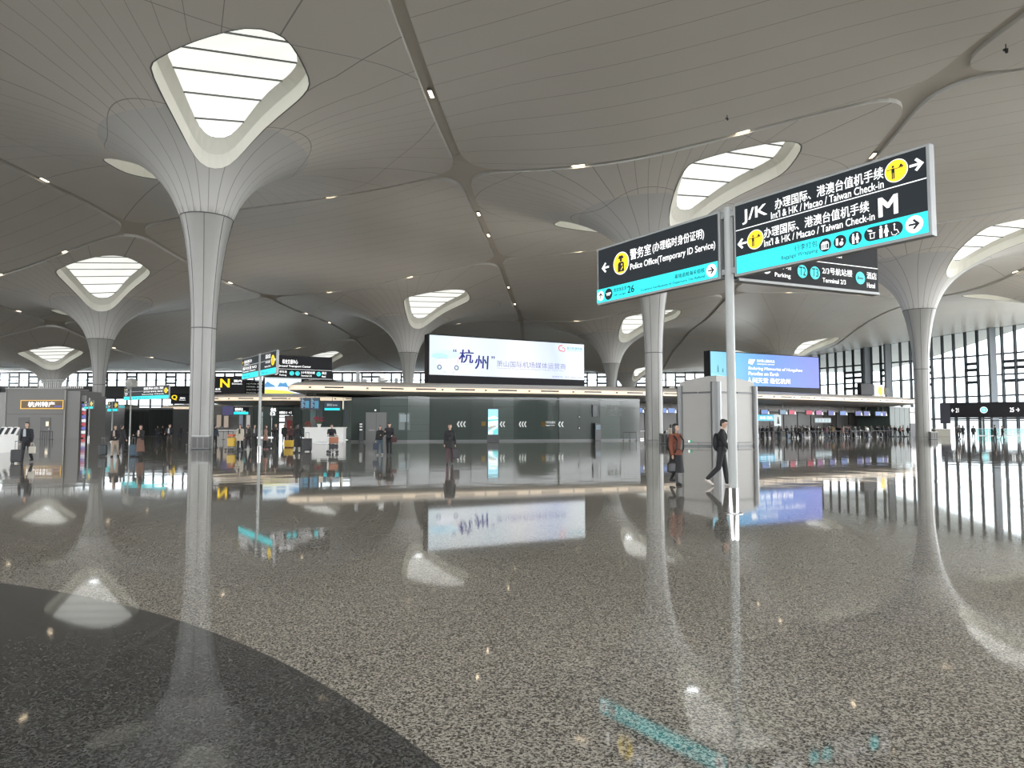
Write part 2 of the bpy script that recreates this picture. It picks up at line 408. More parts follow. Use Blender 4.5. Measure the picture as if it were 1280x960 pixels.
# the vertical index runs per row so that neighbours share crossings
CELL_LABELS = []
trims = 0
sky_n = 0
M_cell = {}
skylights = []
for i in range(len(NODES) - 1):
    for j in range(len(NODES[0]) - 1):
        q = [NODES[i][j], NODES[i + 1][j], NODES[i + 1][j + 1], NODES[i][j + 1]]
        if max(p[1] for p in q) < -40: continue
        quad = [Vector(p) for p in q]
        out = rounded_inset(quad, [.22, .42, .22, .42], 4.0)
        cols = [c for c in COLS if inpoly(c[0], c[1], [tuple(p) for p in quad])]
        cx, cy = sum(p[0] for p in q) / 4, sum(p[1] for p in q) / 4
        org = (cols[0][0], cols[0][1]) if cols else (cx, cy)
        opens = []
        for c in cols:
            for w in (0, 1):
                s_ = c[4 + w]; rot = math.radians(0 if w == 0 else 190)
                for tries in range(30):
                    loop = smooth_loop([(c[0] + s_ * (a * math.cos(rot) - b * math.sin(rot)), c[1] + s_ * (a * math.sin(rot) + b * math.cos(rot))) for a, b in OPEN], 2)
                    if all(inpoly(x, y, out) and edgedist(x, y, out) > .9 for x, y in loop): break
                    s_ *= .95
                opens.append((loop, c, w))
        V = []; E = []; 
        def addloop(P):
            k = len(V); V.extend(Vector(p[:2]) for p in P); E.extend((k + a, k + (a + 1) % len(P)) for a in range(len(P)))
        addloop(out)
        for lp, _, _ in opens: addloop(lp)
        far = max(p[1] for p in q) > 205 or max(p[1] for p in q) < 30
        rings = [2.0, 2.25, 2.6, 3.1, 3.8, 4.8, 6.0, 7.0, 8.2, 10, 12.5, 15.5, 19, 23, 28, 34, 41, 50]
        capR = 7.0
        for c in cols:
            k = len(V); NT = 56
            addloop([(c[0] + 1.8 * math.cos(2 * PI * t / NT), c[1] + 1.8 * math.sin(2 * PI * t / NT)) for t in range(NT)])
            for r_ in rings:
                if len(cols) > 1 and r_ > 15: break
                prev = None; first = None
                for t in range(NT):
                    x, y = c[0] + r_ * math.cos(2 * PI * t / NT), c[1] + r_ * math.sin(2 * PI * t / NT)
                    gap_ = .06 if r_ == 7.0 else .22
                    if not inpoly(x, y, out) or edgedist(x, y, out) < .5 or any(inpoly(x, y, lp) or edgedist(x, y, lp) < gap_ for lp, _, _ in opens):
                        prev = None; continue
                    V.append(Vector((x, y)))
                    if r_ == 7.0:
                        if prev is not None: E.append((prev, len(V) - 1))
                        if t == 0: first = len(V) - 1
                        prev = len(V) - 1
                        if t == NT - 1 and first is not None: E.append((prev, first))
        if not cols or len(cols) > 1:
            st = 2.4
            x = min(p[0] for p in q)
            while x < max(p[0] for p in q):
                y = min(p[1] for p in q)
                while y < max(p[1] for p in q):
                    if inpoly(x, y, out) and edgedist(x, y, out) > 1 and not any(math.hypot(x - c[0], y - c[1]) < 16.5 for c in cols): V.append(Vector((x, y)))
                    y += st
                x += st
        # ring joint where the capital ends: free of the openings
        nv, ne, nf, _, _, _ = delaunay_2d_cdt(V, E, [], 0, 1e-5)
        roofm, capm = MB(), {}
        hv = [(p.x - org[0], p.y - org[1], surf(p.x, p.y)) for p in nv]
        roofm.v = hv
        for f in nf:
            x = sum(nv[a].x for a in f) / 3; y = sum(nv[a].y for a in f) / 3
            if not inpoly(x, y, out): continue
            if any(inpoly(x, y, lp) for lp, _, _ in opens): continue
            skip = False
            for c in cols:
                d = math.hypot(x - c[0], y - c[1])
                if d < 1.79: skip = True; break
                if d < capR:
                    capm.setdefault(c, []).append(f); skip = True; break
            if skip: continue
            roofm.f.append(tuple(f)); roofm.m.append(0)
        # lip that closes the groove
        k = len(roofm.v)
        for x, y in out: roofm.v.append((x - org[0], y - org[1], surf(x, y)))
        for x, y in out: roofm.v.append((x - org[0], y - org[1], surf(x, y) + .34))
        n = len(out)
        for a in range(n): roofm.f.append((k + a, k + (a + 1) % n, k + n + (a + 1) % n, k + n + a)); roofm.m.append(1)
        me = roofm.mesh('ceiling', [M_ceil if cols else M_ceil2, M_white])
        me.polygons.foreach_set('use_smooth', [p.material_index == 0 for p in me.polygons])
        o = bpy.data.objects.new('ceiling', me); C.objects.link(o); o.location = (org[0], org[1], 0); o['kind'] = 'structure'
        # columns
        for c in cols:
            t = thing('lotus_column', 'white ' + c[6], 'column', (c[0], c[1], 0), 0, None)
            H0, H1 = c[3], c[2]
            prof = [(0, .80), (.0, .80), (H0 * .5, .80), (H0, .83), (lerp(H0, H1, .18), .88), (lerp(H0, H1, .34), .97), (lerp(H0, H1, .5), 1.09), (lerp(H0, H1, .64), 1.23), (lerp(H0, H1, .78), 1.40), (lerp(H0, H1, .9), 1.60), (H1, 1.80)]
            sc_ = 1.0
            mb = MB(); rows = [[(r * math.cos(a), r * math.sin(a), z) for a in [2 * PI * g / 48 for g in range(48)]] for z, r in prof[1:]]
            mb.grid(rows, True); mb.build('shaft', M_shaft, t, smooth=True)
            # vertical cladding joints and ring joints
            jb = MB()
            for g in range(8):
                a = 2 * PI * (g + .4) / 8
                P = [((r + .006) * math.cos(a), (r + .006) * math.sin(a), z) for z, r in prof[1:]]
                for p0, p1 in zip(P, P[1:]): jb.bar(p0, p1, .035, .02)
            jb.build('panel_joints', M_seam, t)
            for z, r in ((H0, .83), (H1 - .05, 1.79)):
                rb = MB(); rb.grid([[((r + .012) * math.cos(a), (r + .012) * math.sin(a), z + dz) for a in [2 * PI * g / 48 for g in range(48)]] for dz in (-.04, .04)], True)
                rb.build('ring_joint', M_seam, t)
            rb = MB(); rb.tube([(.98 * math.cos(2 * PI * g / 32), .98 * math.sin(2 * PI * g / 32), .30) for g in range(33)], .018, 8, caps=False)
            for g in range(8): rb.bar((.98 * math.cos(2 * PI * g / 8), .98 * math.sin(2 * PI * g / 8), 0), (.98 * math.cos(2 * PI * g / 8), .98 * math.sin(2 * PI * g / 8), .3), .03)
            rb.build('guard_rail', M_dgrey, t)
            cm = MB(); used = {}
            for f in capm.get(c, []):
                idx = []
                for a in f:
                    if a not in used: used[a] = len(cm.v); cm.v.append((nv[a].x - c[0], nv[a].y - c[1], hv[a][2]))
                    idx.append(used[a])
                cm.f.append(tuple(idx)); cm.m.append(0)
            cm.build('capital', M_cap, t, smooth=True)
        for loop, c, w in opens:
            gx = sum(p[0] for p in loop) / len(loop); gy = sum(p[1] for p in loop) / len(loop)
            skylights.append((loop, c, w, gx, gy))
for loop, c, w, gx, gy in skylights:
    who = c[6].replace('lotus column', 'column')
    t = thing('skylight', ('near-side' if w == 0 else 'far-side') + ' rounded skylight in the capital of the ' + who, 'skylight', (gx, gy, 0))
    t['label'] = ('near' if w == 0 else 'far') + '-side rounded skylight over the ' + ' '.join(who.split()[:11])
    n = len(loop)
    low = [(x - gx, y - gy, surf(x, y)) for x, y in loop]
    mid = [(x * .97, y * .97, z + .9) for x, y, z in low]
    A_ = np.array([[x, y, 1.0] for x, y, z in low]); pa, pb, pc = np.linalg.lstsq(A_, np.array([z for x, y, z in low]), rcond=None)[0]
    pc += 1.6
    plane = lambda x, y: pa * x + pb * y + pc
    top = []
    for x, y, z in low:
        d = math.hypot(x, y); k = max(.2, (d - .75) / d); top.append((x * k, y * k, .35 * plane(x * k, y * k) + .65 * (z + 1.55)))
    MB().grid([low, mid, top], True).build('reveal', M_reveal, t)
    k = [(x, y, z - .02) for x, y, z in low]; k2 = [(x * 1.02, y * 1.02, z - .03) for x, y, z in low]
    MB().grid([k, k2], True).build('edge_trim', M_dgrey, t)
    # membrane
    # glazing bars
    dv = Vector((.93, .37)); nm = Vector((-.37, .93)); TP = [(p[0], p[1]) for p in top]
    strips = []
    for q in range(-120, 121):
        if q % 8 and w == 1 and c[1] > 170: continue
        o_ = nm * (q * .2025 + .4); hits = []
        for a in range(len(TP)):
            x1, y1 = TP[a - 1]; x2, y2 = TP[a]; z1_, z2_ = top[a - 1][2], top[a][2]; d1 = (Vector((x1, y1)) - o_).dot(nm); d2 = (Vector((x2, y2)) - o_).dot(nm)
            if (d1 > 0) != (d2 > 0):
                s_ = d1 / (d1 - d2); hits.append((lerp(x1, x2, s_), lerp(y1, y2, s_), lerp(z1_, z2_, s_) - .08))
        if len(hits) != 2: continue
        if (Vector(hits[0][:2]) - Vector(hits[1][:2])).dot(dv) > 0: hits.reverse()
        strips.append(((hits[0][0], hits[0][1], hits[0][2] + .07), (hits[1][0], hits[1][1], hits[1][2] + .07)))
        if q % 8 == 0:
            bb = MB(); bb.bar(hits[0], hits[1], .07, .10)
            bb.build('glazing_bar', M_dgrey, t)
    MB().grid(strips).build('daylight_glow_panel', M_membrane, t)
    MB().grid([tuple((x * 1.04, y * 1.04, z + .18) for x, y, z in s_) for s_ in strips]).build('sky_leak_cover', M_white, t)  # added sheet that stops sky light leaking in past the panel edges
# groove backing strips and downlights
edges = []
nl, nr = len(NODES), len(NODES[0])
for i in range(nl):
    for j in range(nr):
        if j < nr - 1: edges.append((NODES[i][j], NODES[i][j + 1], 1))
        if i < nl - 1: edges.append((NODES[i][j], NODES[i + 1][j], 0))
lampT = None
lamp_labels = []
for a, b, lon in edges:
    if max(a[1], b[1]) < -40: continue
    A, B = Vector(a), Vector(b); d = (B - A).normalized(); nn = Vector((-d.y, d.x)); L = (B - A).length
    m = max(2, int(L / 1.6)); mb = MB(); rows = []
    for s_ in (-3.2, -1.1, 0, 1.1, 3.2):
        rows.append([])
        for k in range(m + 1):
            u = k / m; w = s_ * (1 + .0 * u) 
            p = A.lerp(B, u) + nn * w
            rows[-1].append((p.x, p.y, surf(p.x, p.y) + .32))
    # keep only the band over the groove: wide at the crossings, narrow between them
    for k in range(m):
        u = (k + .5) / m; near = min(u, 1 - u) * L
        for r_ in range(4):
            if near > 6.5 and r_ in (0, 3): continue
            mb.face([rows[r_][k], rows[r_][k + 1], rows[r_ + 1][k + 1], rows[r_ + 1][k]])
    o = mb.build('trim', M_recess, smooth=False); o['kind'] = 'structure'
    if max(a[1], b[1]) > 15 and max(a[1], b[1]) <= 200 and -140 < (a[0] + b[0]) / 2:
        fr = (.34, .62) if lon else (.30, .66)
        for f in fr:
            p = A.lerp(B, f)
            if p.y < 33: continue
            ang = math.atan2(d.y, d.x)
            if lampT is None:
                lampT = thing('downlight', '', 'lamp')
                MB().box(-.60, .60, -.17, .17, .0, .16).build('housing', M_alu, lampT, bevel=.02)
                MB().box(-.52, .52, -.12, .12, -.015, -.004).build('lens', M_lamp, lampT)
                l = lampT
            else: l = copy_tree(lampT)
            l.location = (p.x, p.y, surf(p.x, p.y) + .13); l.rotation_euler.z = ang
            px = 640 + 890 * p.x / p.y
            l['group'] = 'warm downlights recessed in the ceiling grooves'
            l['label'] = 'warm recessed downlight shining in a groove between the curved ceiling panels'
# ------------------------------------------------------------------ outer walls
def on_line(px, a, b):
    """point on the plan line a-b seen in image column px (near eye level)"""
    k = (px - 640) / 890.; dx, dy = b[0] - a[0], b[1] - a[1]
    t = (k * a[1] - a[0]) / (dx - k * dy); return (a[0] + t * dx, a[1] + t * dy)
M_mull = mat('dark_mullion', (.035, .042, .05), .4)
M_winst = mat('grey_steel_column', (.22, .25, .28), .4)
def window_wall(name, a, b, z0, ztop, bay, transoms, ladder=(), sink=0.0, cols=()):
    A, B = Vector(a), Vector(b); L = (B - A).length; d = (B - A) / L; n = int(L / bay); nn = Vector((-d.y, d.x))
    P = lambda s, z, o=0: (A.x + d.x * s + nn.x * o, A.y + d.y * s + nn.y * o, z)
    root = thing(name, None, None); root['kind'] = 'structure'
    H = [ztop(*(A + d * (L * k / n))) for k in range(n + 1)]
    g = MB()
    for k in range(n): g.face([P(L * k / n, z0), P(L * (k + 1) / n, z0), P(L * (k + 1) / n, H[k + 1]), P(L * k / n, H[k])])
    g.build('glass', M_glass, root)
    f = MB()
    for k in range(n + 1): f.bar(P(L * k / n, z0), P(L * k / n, H[k] + .3), .58, .4)
    for z in transoms:
        for k in range(n):
            if z < min(H[k], H[k + 1]): f.bar(P(L * k / n, z), P(L * (k + 1) / n, z), .25, .38)
    for k in range(n):
        if k % 4 in (1, ) or k % 7 == 3:
            for z in ladder:
                if z < min(H[k], H[k + 1]): f.bar(P(L * k / n, z), P(L * (k + 1) / n, z), .3, .7)
        f.bar(P(L * k / n, H[k]), P(L * (k + 1) / n, H[k + 1]), .5, .7)
    f.build('window_frame', M_mull, root)
    c = MB()
    for s in cols: c.bar(P(s, 0, 1.2), P(s, ztop(*(A + d * s)), 1.2), 1.5, .9)
    if cols: c.build('steel_column', M_winst, root)
    return root
WA, WB = (130, 140), (80, 229)
top_h = lambda x, y: surf(x, y) + .3
window_wall('window_1', WA, WB, 0, top_h, 2.75, (3.4, 8.8, 13.7, 18.6), (15.2, 16.7, 12.2), cols=(14, 32, 58, 64))
window_wall('window_2', (-189, 262), (100, 262), 16.2, lambda x, y: 21.3, 3.6, (18.6,), (17.4, 19.8))
window_wall('window_3', (-189, 262), (-60, 262), 0, lambda x, y: 11.9, 4.2, (5, 9), (3, 7))
r = MB().box(-189, 100, 261.5, 263, 11.8, 16.4).build('wall_back', mat('dark_wall', (.05, .052, .055), .6)); r['kind'] = 'structure'
r = MB().box(-60, 82, 261.6, 262.8, 0, 11.9).build('wall_back', mat('dark_wall_lower', (.07, .07, .072), .6)); r['kind'] = 'structure'
r = MB().box(-190, -189, 40, 262, 0, 17.0).build('wall_left', mat('grey_side_wall', (.30, .30, .30), .6)); r['kind'] = 'structure'

r = MB().box(-190, 190, -50.5, -49.5, 0, 10.5).build('wall_front', mat('rear_wall_grey', (.22, .21, .20), .7)); r['kind'] = 'structure'  # unseen rear wall added against glare, kept low so daylight enters above
# dark lintel with gate numbers on the right-hand glass wall
def placed(name, label, cat, a, b, z=0, group=None):
    """a thing whose local x runs along a-b (left to right as seen) and local -y looks at the viewer"""
    t = thing(name, label, cat, (a[0], a[1], z), math.atan2(b[1] - a[1], b[0] - a[0]), group); return t, math.hypot(b[0] - a[0], b[1] - a[1])
la = (93.3, 155.5); lb = (121, 139)
la = on_line(1176, (91, 158), (121, 140)); lb = on_line(1300, (91, 158), (121, 140))
t, L = placed('gate_sign_fascia', 'long dark fascia above the gates with gate numbers and a cyan disc', 'sign', la, lb)
MB().box(0, L, 0, 2.5, 3.45, 6.7).build('fascia', M_signblack, t)
MB().box(-.2, 1.7, -.6, 2.4, 2.2, 6.6).build('end_box', mat('blue_black', (.012, .014, .025), .5), t)
def upx(px): 
    p = on_line(px, la, lb); return math.hypot(p[0] - la[0], p[1] - la[1])
lettering('← 21', upx(1189), upx(1198), 4.6, 5.5, M_wlight, t, .03, bold=.03)
MB().disc(0, 0, .68, 0, .03, M=Matrix.Translation((upx(1229.5), -.01, 5.05)) @ Matrix.Rotation(PI / 2, 4, 'X')).build('disc', M_wlight, t)
MB().disc(0, 0, .55, .03, .05, M=Matrix.Translation((upx(1229.5), -.01, 5.05)) @ Matrix.Rotation(PI / 2, 4, 'X')).build('disc', M_cyan, t)
lettering('②', upx(1229.5) - .3, upx(1229.5) + .3, 4.75, 5.35, M_wlight, t, .07)
lettering('25 →', upx(1262), upx(1274), 4.6, 5.5, M_wlight, t, .03, bold=.03)
MB().box(.3, .6, .2, .6, 0, 2.4).box(L - .4, L, .2, .6, 0, 3.6).box(7.5, 7.9, .3, .6, 0, 3.5).box(11, 11.25, .3, .6, 0, 3.5).box(15, 15.2, .3, .6, 0, 3.5).box(.3, L, .3, .5, 2.7, 2.9).build('post', M_mull, t)

# ------------------------------------------------------------------ check-in islands with lit canopies
M_strip = mat('warm_glow_fascia', (.8, .68, .52), .5, emit=(1, .80, .58), es=.50)  # light of hidden lamps on the fascia is put in as emission
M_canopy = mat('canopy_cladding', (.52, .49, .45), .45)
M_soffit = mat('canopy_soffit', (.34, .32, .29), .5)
def offset_loop(P, d):
    n = len(P); out = []
    for i in range(n):
        a = Vector(P[i - 1]); b = Vector(P[(i + 1) % n]); t = (b - a).normalized(); out.append((P[i][0] - t.y * d, P[i][1] + t.x * d))
    return out
def canopy(name, label, ctrl, dz=0.0, slots=True):
    loop = smooth_loop(ctrl, 6)      # counter-clockwise
    t = thing(name, label, 'canopy', (0, 0, 0), 0)
    R = lambda d, z: [(x, y, z + dz) for x, y in offset_loop(loop, d)]
    MB().grid([R(.05, 5.38), R(.5, 5.62), R(2.4, 5.95)], True).face(R(2.4, 5.95)).build('roof', M_canopy, t)
    MB().grid([R(.05, 4.93), R(0, 4.96), R(0, 5.36), R(.05, 5.38)], True).build('glow_fascia', M_strip, t)
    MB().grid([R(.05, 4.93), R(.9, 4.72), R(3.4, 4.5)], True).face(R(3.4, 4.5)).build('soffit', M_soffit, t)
    if slots:
        sl, sp = MB(), MB(); acc = 0; n = len(loop)
        for i in range(n):
            a = Vector(loop[i]); b = Vector(loop[(i + 1) % n]); L = (b - a).length
            if a.y > 125 or (b - a).x < 0: continue
            acc += L
            if acc > 4.6:
                acc -= 4.6; d = (b - a).normalized(); o = Vector((d.y, -d.x)) * .02
                p, q = a + o, a + d * min(2.0, L * 1.6) + o
                MB().bar((p.x, p.y, 5.20 + dz), (q.x, q.y, 5.20 + dz), .05, .13).build('air_slot', M_black, t)
                m_ = a - d * 1.3 + o; MB().box(m_.x - .1, m_.x + .1, m_.y - .1, m_.y + .02, 5.1 + dz, 5.25 + dz).build('spot_fitting', M_dgrey, t)
    return t
isl1 = [(-20.9, 66.6), (-17.5, 66.4), (-9.4, 69.6), (3, 73.6), (16.9, 79), (27, 84.3), (36.4, 89.8), (47, 96.6), (57, 103), (60.5, 107), (59, 112), (52, 113.5), (40, 106.5), (20, 96), (0, 87), (-14, 80.5), (-20.5, 74)]
canopy('check_in_canopy', 'long curved cream canopy with warm lit edge above the green glass wall', isl1)
isl2 = [(-42.5, 97.5), (-40, 94.2), (-33, 93), (-22, 94), (-10, 98.5), (-5, 101), (-8, 112), (-24, 112), (-38, 106), (-42, 102)]
canopy('check_in_canopy', 'smaller cream canopy carrying the black sign with the yellow N', isl2)
isl3 = [(-70, 143), (-67, 140), (-56, 139), (-45, 140), (-42, 145), (-46, 150), (-60, 151), (-68, 148)]
canopy('check_in_canopy', 'far cream canopy carrying the small black sign with the yellow Q', isl3)

# green glass wall under the long canopy
M_seamg = mat('glass_joint', (.02, .025, .025), .4)
wl = [(-16.0, 71.0), (-10.5, 71.6), (-8.4, 72.6), (-4.2, 73.4), (0.2, 74.6), (5, 76.1), (9.6, 77.8), (14.3, 79.7)]
t = thing('glass_partition', 'dark green back-painted glass wall below the long canopy, white chevrons on it', 'wall', (0, 0, 0))
k_ = 0
for a, b in zip(wl, wl[1:]):
    A, B = Vector(a), Vector(b); L = (B - A).length; n = max(1, round(L / 2.3)); d = (B - A).normalized(); nn = Vector((d.y, -d.x))
    for i in range(n):
        p = A + d * (L * i / n + .02); q = A + d * (L * (i + 1) / n - .02); k_ += 1
        wob = random.uniform(-.006, .006)
        MB().face([(p.x, p.y, .18), (q.x, q.y + wob, .18), (q.x, q.y + wob, 3.55), (p.x, p.y, 3.55)]).face([(p.x, p.y, 3.6), (q.x, q.y + wob, 3.6), (q.x, q.y + wob, 4.62), (p.x, p.y, 4.62)]).build('glass_panel', M_greenglass if k_ % 5 != 2 and not 2 < k_ < 4 else M_greenglass2, t)
    MB().bar((a[0], a[1] + .06, 2.3), (b[0], b[1] + .06, 2.3), .05, 4.6).build('backing', M_seamg, t)
    MB().bar((a[0], a[1] - .03, .09), (b[0], b[1] - .03, .09), .06, .18).build('skirting', M_dgrey, t)
    MB().bar((a[0], a[1] - .05, 4.42), (b[0], b[1] - .05, 4.42), .08, .06).build('top_rail', M_alu, t)
    if 3 <= k_ :
        for z in (1.05, 1.75, 2.45):
            MB().bar((a[0], a[1] - .012, z), (b[0], b[1] - .012, z), .015, .02).build('joint', M_seamg, t)
MB().face([(-16, 71, .1), (-16, 71, 4.6), (-16.4, 79, 4.6), (-16.4, 79, .1)]).build('glass_panel', M_greenglass2, t)
ext = [(fx(388, 90), 90.0), (fx(404, 86.5), 86.5), (-16.4, 79.2)]
for a, b in zip(ext, ext[1:]):
    for i in range(2):
        p_ = Vector(a).lerp(Vector(b), i / 2 + .01); q_ = Vector(a).lerp(Vector(b), i / 2 + .49)
        MB().bar((p_.x, p_.y, 2.3), (q_.x, q_.y, 2.3), .06, 4.4).build('glass_panel', M_greenglass2 if i else M_greenglass, t)
    MB().bar((a[0], a[1] + .1, 2.3), (b[0], b[1] + .1, 2.3), .06, 4.5).build('backing', M_seamg, t)
MB().face([(14.3, 79.7, .1), (14.3, 79.7, 4.6), (11.8, 88.5, 4.6), (11.8, 88.5, .1)]).build('glass_panel', M_greenglass2, t)
def wall_pt(px):
    for a, b in zip(wl, wl[1:]):
        p = on_line(px, a, b)
        if min(a[0], b[0]) - .01 <= p[0] <= max(a[0], b[0]) + .01: return p
    return on_line(px, wl[0], wl[-1])
M_mark = mat('white_print', (.75, .77, .75), .5, emit=(.7, .75, .72), es=.25)
def mark(body, p0, p1, z0, z1, m=M_mark, parent=t, name='lettering', bold=.03):
    a = wall_pt(p0); b = wall_pt(p1)
    e_ = thing(name + '_panel', None, None, (a[0], a[1] - .03, 0), math.atan2(b[1] - a[1], b[0] - a[0])); e_.parent = parent
    return lettering(body, 0, math.hypot(b[0] - a[0], b[1] - a[1]), z0, z1, m, e_, .02, name, bold=bold)
mark('‹‹‹', 571.5, 582, 1.50, 2.05, name='chevrons'); mark('‹‹', 625, 631, 1.50, 2.05, name='chevrons'); mark('‹‹‹', 648.7, 657.6, 1.50, 2.05, name='chevrons'); mark('‹‹', 697.7, 704, 1.50, 2.05, name='chevrons')
mark('行李打包 服务台', 682, 694, 1.85, 2.1, name='lettering'); mark('Baggage Service', 682, 693, 1.58, 1.75)
mark('■', 677, 681, 1.6, 2.05, mat('amber_print', (.45, .28, .06), .5)); mark('■', 602, 607, 1.6, 2.05, mat('amber_print_2', (.35, .24, .05), .5))
mark('值机', 759, 776, 3.2, 3.9, mat('faint_print', (.35, .38, .37), .5)); mark('Check-in', 759, 777, 2.75, 3.0, mat('faint_print_b', (.4, .43, .42), .5))
# service door and poster
def on_wall(name, label, cat, p0, p1, z0, z1, m, off=.05, dep=.04):
    a = wall_pt(p0); b = wall_pt(p1)
    w, L = placed(name, label, cat, (a[0], a[1]), (b[0], b[1]))
    MB().box(0, L, -off - dep, -off, z0, z1).build('panel', m, w, bevel=.01); return w, L
d_, L = on_wall('service_door', 'flat grey service door in the green glass wall behind the walking couple', 'door', 457.5, 483.5, .02, 2.95, mat('door_grey', (.15, .155, .15), .4), .02, .05)
MB().box(.3, .9, -.14, -.08, 1.15, 1.21).build('handle', M_steel, d_); MB().box(L / 2 - .01, L / 2 + .01, -.078, -.068, .02, 2.95).build('seam', M_black, d_)
d_, L = on_wall('wall_lamp', 'small bright lamp above the grey service door', 'lamp', 468, 471, 3.1, 3.2, M_dgrey, .05, .1)
MB().ball((L / 2, -.22, 3.15), .09).build('bulb', M_wlight, d_)
d_, L = on_wall('poster', 'pale poster on the green glass wall to the right of the grey door', 'poster', 498.5, 512.5, 1.2, 2.9, mat('poster_pale', (.17, .20, .20), .25), .03, .02)
MB().box(.1, L - .1, -.06, -.052, 2.0, 2.75).build('picture', mat('poster_print', (.24, .30, .31), .3), d_)
d_, L = on_wall('wall_screen', 'small black screen on the green glass wall near the check-in end', 'screen', 740, 746, 2.6, 3.9, M_black, .05, .12)
MB().box(.06, L - .06, -.178, -.172, 2.7, 3.8).build('glass', mat('dim_screen', (.02, .03, .035), .15), d_)
d_, L = on_wall('vending_stand', 'dark narrow stand against the green glass wall near the check-in end', 'stand', 741, 748, .02, 1.9, M_black, .1, .45)
MB().box(.05, L - .05, -.57, -.56, 1.2, 1.7).build('display', mat('dim_display', (.05, .08, .1), .3, emit=(.1, .2, .25), es=.3), d_)
d_, L = on_wall('phone_stand', 'black post with white notices in front of the glass wall, left of the grey door', 'stand', 450, 455, .02, 2.0, M_black, .3, .25)
for z in (1.15, 1.45, 1.7): MB().box(.05, .3, -.57, -.555, z, z + .14).build('notice', M_white, d_)
for px, z in ((723.5, 1.2), (723.5, 2.4)):
    d_, L = on_wall('call_point', 'small black call point on the green glass wall, ' + ('lower' if z < 2 else 'upper') + ' of two', 'device', px - 1, px + 1, z, z + .35, M_black, .04, .06)
    MB().disc(L / 2, 0, .05, .0, .02, M=Matrix.Translation((0, -.1, z + .17)) @ Matrix.Rotation(PI / 2, 4, 'X')).build('button', M_steel, d_)

# information totem with an aerial picture of the airport
tot = thing('display_totem', 'tall black digital totem showing a bright aerial picture, before the green glass wall', 'totem', (fx(616.5, 67.5), 67.5, 0), 0)
MB().box(-.56, .56, -.12, .12, 0, 3.3).build('casing', M_black, tot, bevel=.02)
MB().box(-.47, .47, -.14, -.122, .78, 3.18).build('screen', mat('totem_sky', (.1, .3, .4), .3, emit=(.35, .74, .82), es=1.0), tot)
M_tw = mat('totem_white', (.5, .5, .5), .3, emit=(.92, .96, .95), es=1.0); M_tt = mat('totem_teal', (.1, .3, .3), .3, emit=(.10, .62, .60), es=.9); M_tb = mat('totem_brown', (.2, .15, .1), .3, emit=(.42, .36, .30), es=.8)
R90 = Matrix.Rotation(PI / 2, 4, 'X')
def flat(poly, off, m, parent, name, M0=None):
    """polygon drawn on the viewer face of a panel: u right, v up"""
    mb = MB(); mb.face([(u, -off, v) for u, v in poly]); o = mb.build(name, m, parent); return o
flat([(-.44, 1.55), (.44, 1.7), (.44, 2.35), (.1, 2.55), (-.44, 2.4)], .142, M_tw, tot, 'picture_detail'); flat([(-.44, .8), (.1, .8), (-.2, 1.2), (-.44, 1.05)], .142, M_tw, tot, 'picture_detail')
flat([(-.1, .8), (.44, .8), (.44, 1.35), (.15, 1.2)], .143, M_tt, tot, 'picture_detail'); flat([(-.44, 1.2), (.1, 1.5), (.44, 1.45), (.44, 1.6), (-.1, 1.6), (-.44, 1.45)], .144, M_tb, tot, 'picture_detail')
flat([(-.44, 2.0), (.44, 2.1), (.44, 2.25), (-.44, 2.2)], .144, M_tt, tot, 'picture_detail'); flat([(-.3, 1.0), (.44, 1.52), (.44, 1.64), (-.3, 1.12)], .146, M_tw, tot, 'picture_detail')

# ------------------------------------------------------------------ billboards on the canopy
def gradient_screen(name, stops, axis=0, es=1.0, noise=.12):
    m = bpy.data.materials.new(name); m.use_nodes = True; n = m.node_tree; b = n.nodes['Principled BSDF']
    b.inputs['Base Color'].default_value = (.02, .02, .02, 1); b.inputs['Roughness'].default_value = .4
    tcn = n.nodes.new('ShaderNodeTexCoord'); s = n.nodes.new('ShaderNodeSeparateXYZ'); n.links.new(tcn.outputs['Generated'], s.inputs[0])
    nz = n.nodes.new('ShaderNodeTexNoise'); nz.inputs['Scale'].default_value = 2.2; nz.inputs['Detail'].default_value = 3; n.links.new(tcn.outputs['Object'], nz.inputs['Vector'])
    nz.inputs['Scale'].default_value = .35
    ad = n.nodes.new('ShaderNodeMath'); ad.operation = 'MULTIPLY_ADD'; n.links.new(nz.outputs[0], ad.inputs[0]); ad.inputs[1].default_value = noise
    n.links.new(s.outputs[axis], ad.inputs[2]); r = n.nodes.new('ShaderNodeValToRGB'); n.links.new(ad.outputs[0], r.inputs[0])
    el = r.color_ramp.elements
    el[0].position = stops[0][0]; el[0].color = (*stops[0][1], 1); el[1].position = stops[-1][0]; el[1].color = (*stops[-1][1], 1)
    for p, c in stops[1:-1]: q = el.new(p); q.color = (*c, 1)
    n.links.new(r.outputs[0], b.inputs['Emission Color']); b.inputs['Emission Strength'].default_value = es
    return m
def emis(name, c, es=1.0): return mat(name, tuple(v * .3 for v in c), .5, emit=c, es=es)
A = (-8.45, 72.6); B = (8.25, 81.4)
t, L = placed('billboard', 'long white and pale blue illuminated billboard with blue brush characters and a small car', 'billboard', A, B)
MB().box(-.12, L + .1, .02, 1.1, 5.97, 11.05).build('cabinet', M_signblack, t)
MB().box(.0, L, -.03, .02, 6.85, 10.93).build('screen', gradient_screen('pale_watercolour', [(0, (.72, .90, 1)), (.22, (.90, .97, 1)), (.45, (.80, .92, 1)), (.62, (.95, .97, 1)), (.85, (.66, .76, .98)), (1.1, (.88, .96, 1))], es=1.0), t)
def bu(px): p = on_line(px, A, B); return math.hypot(p[0] - A[0], p[1] - A[1])
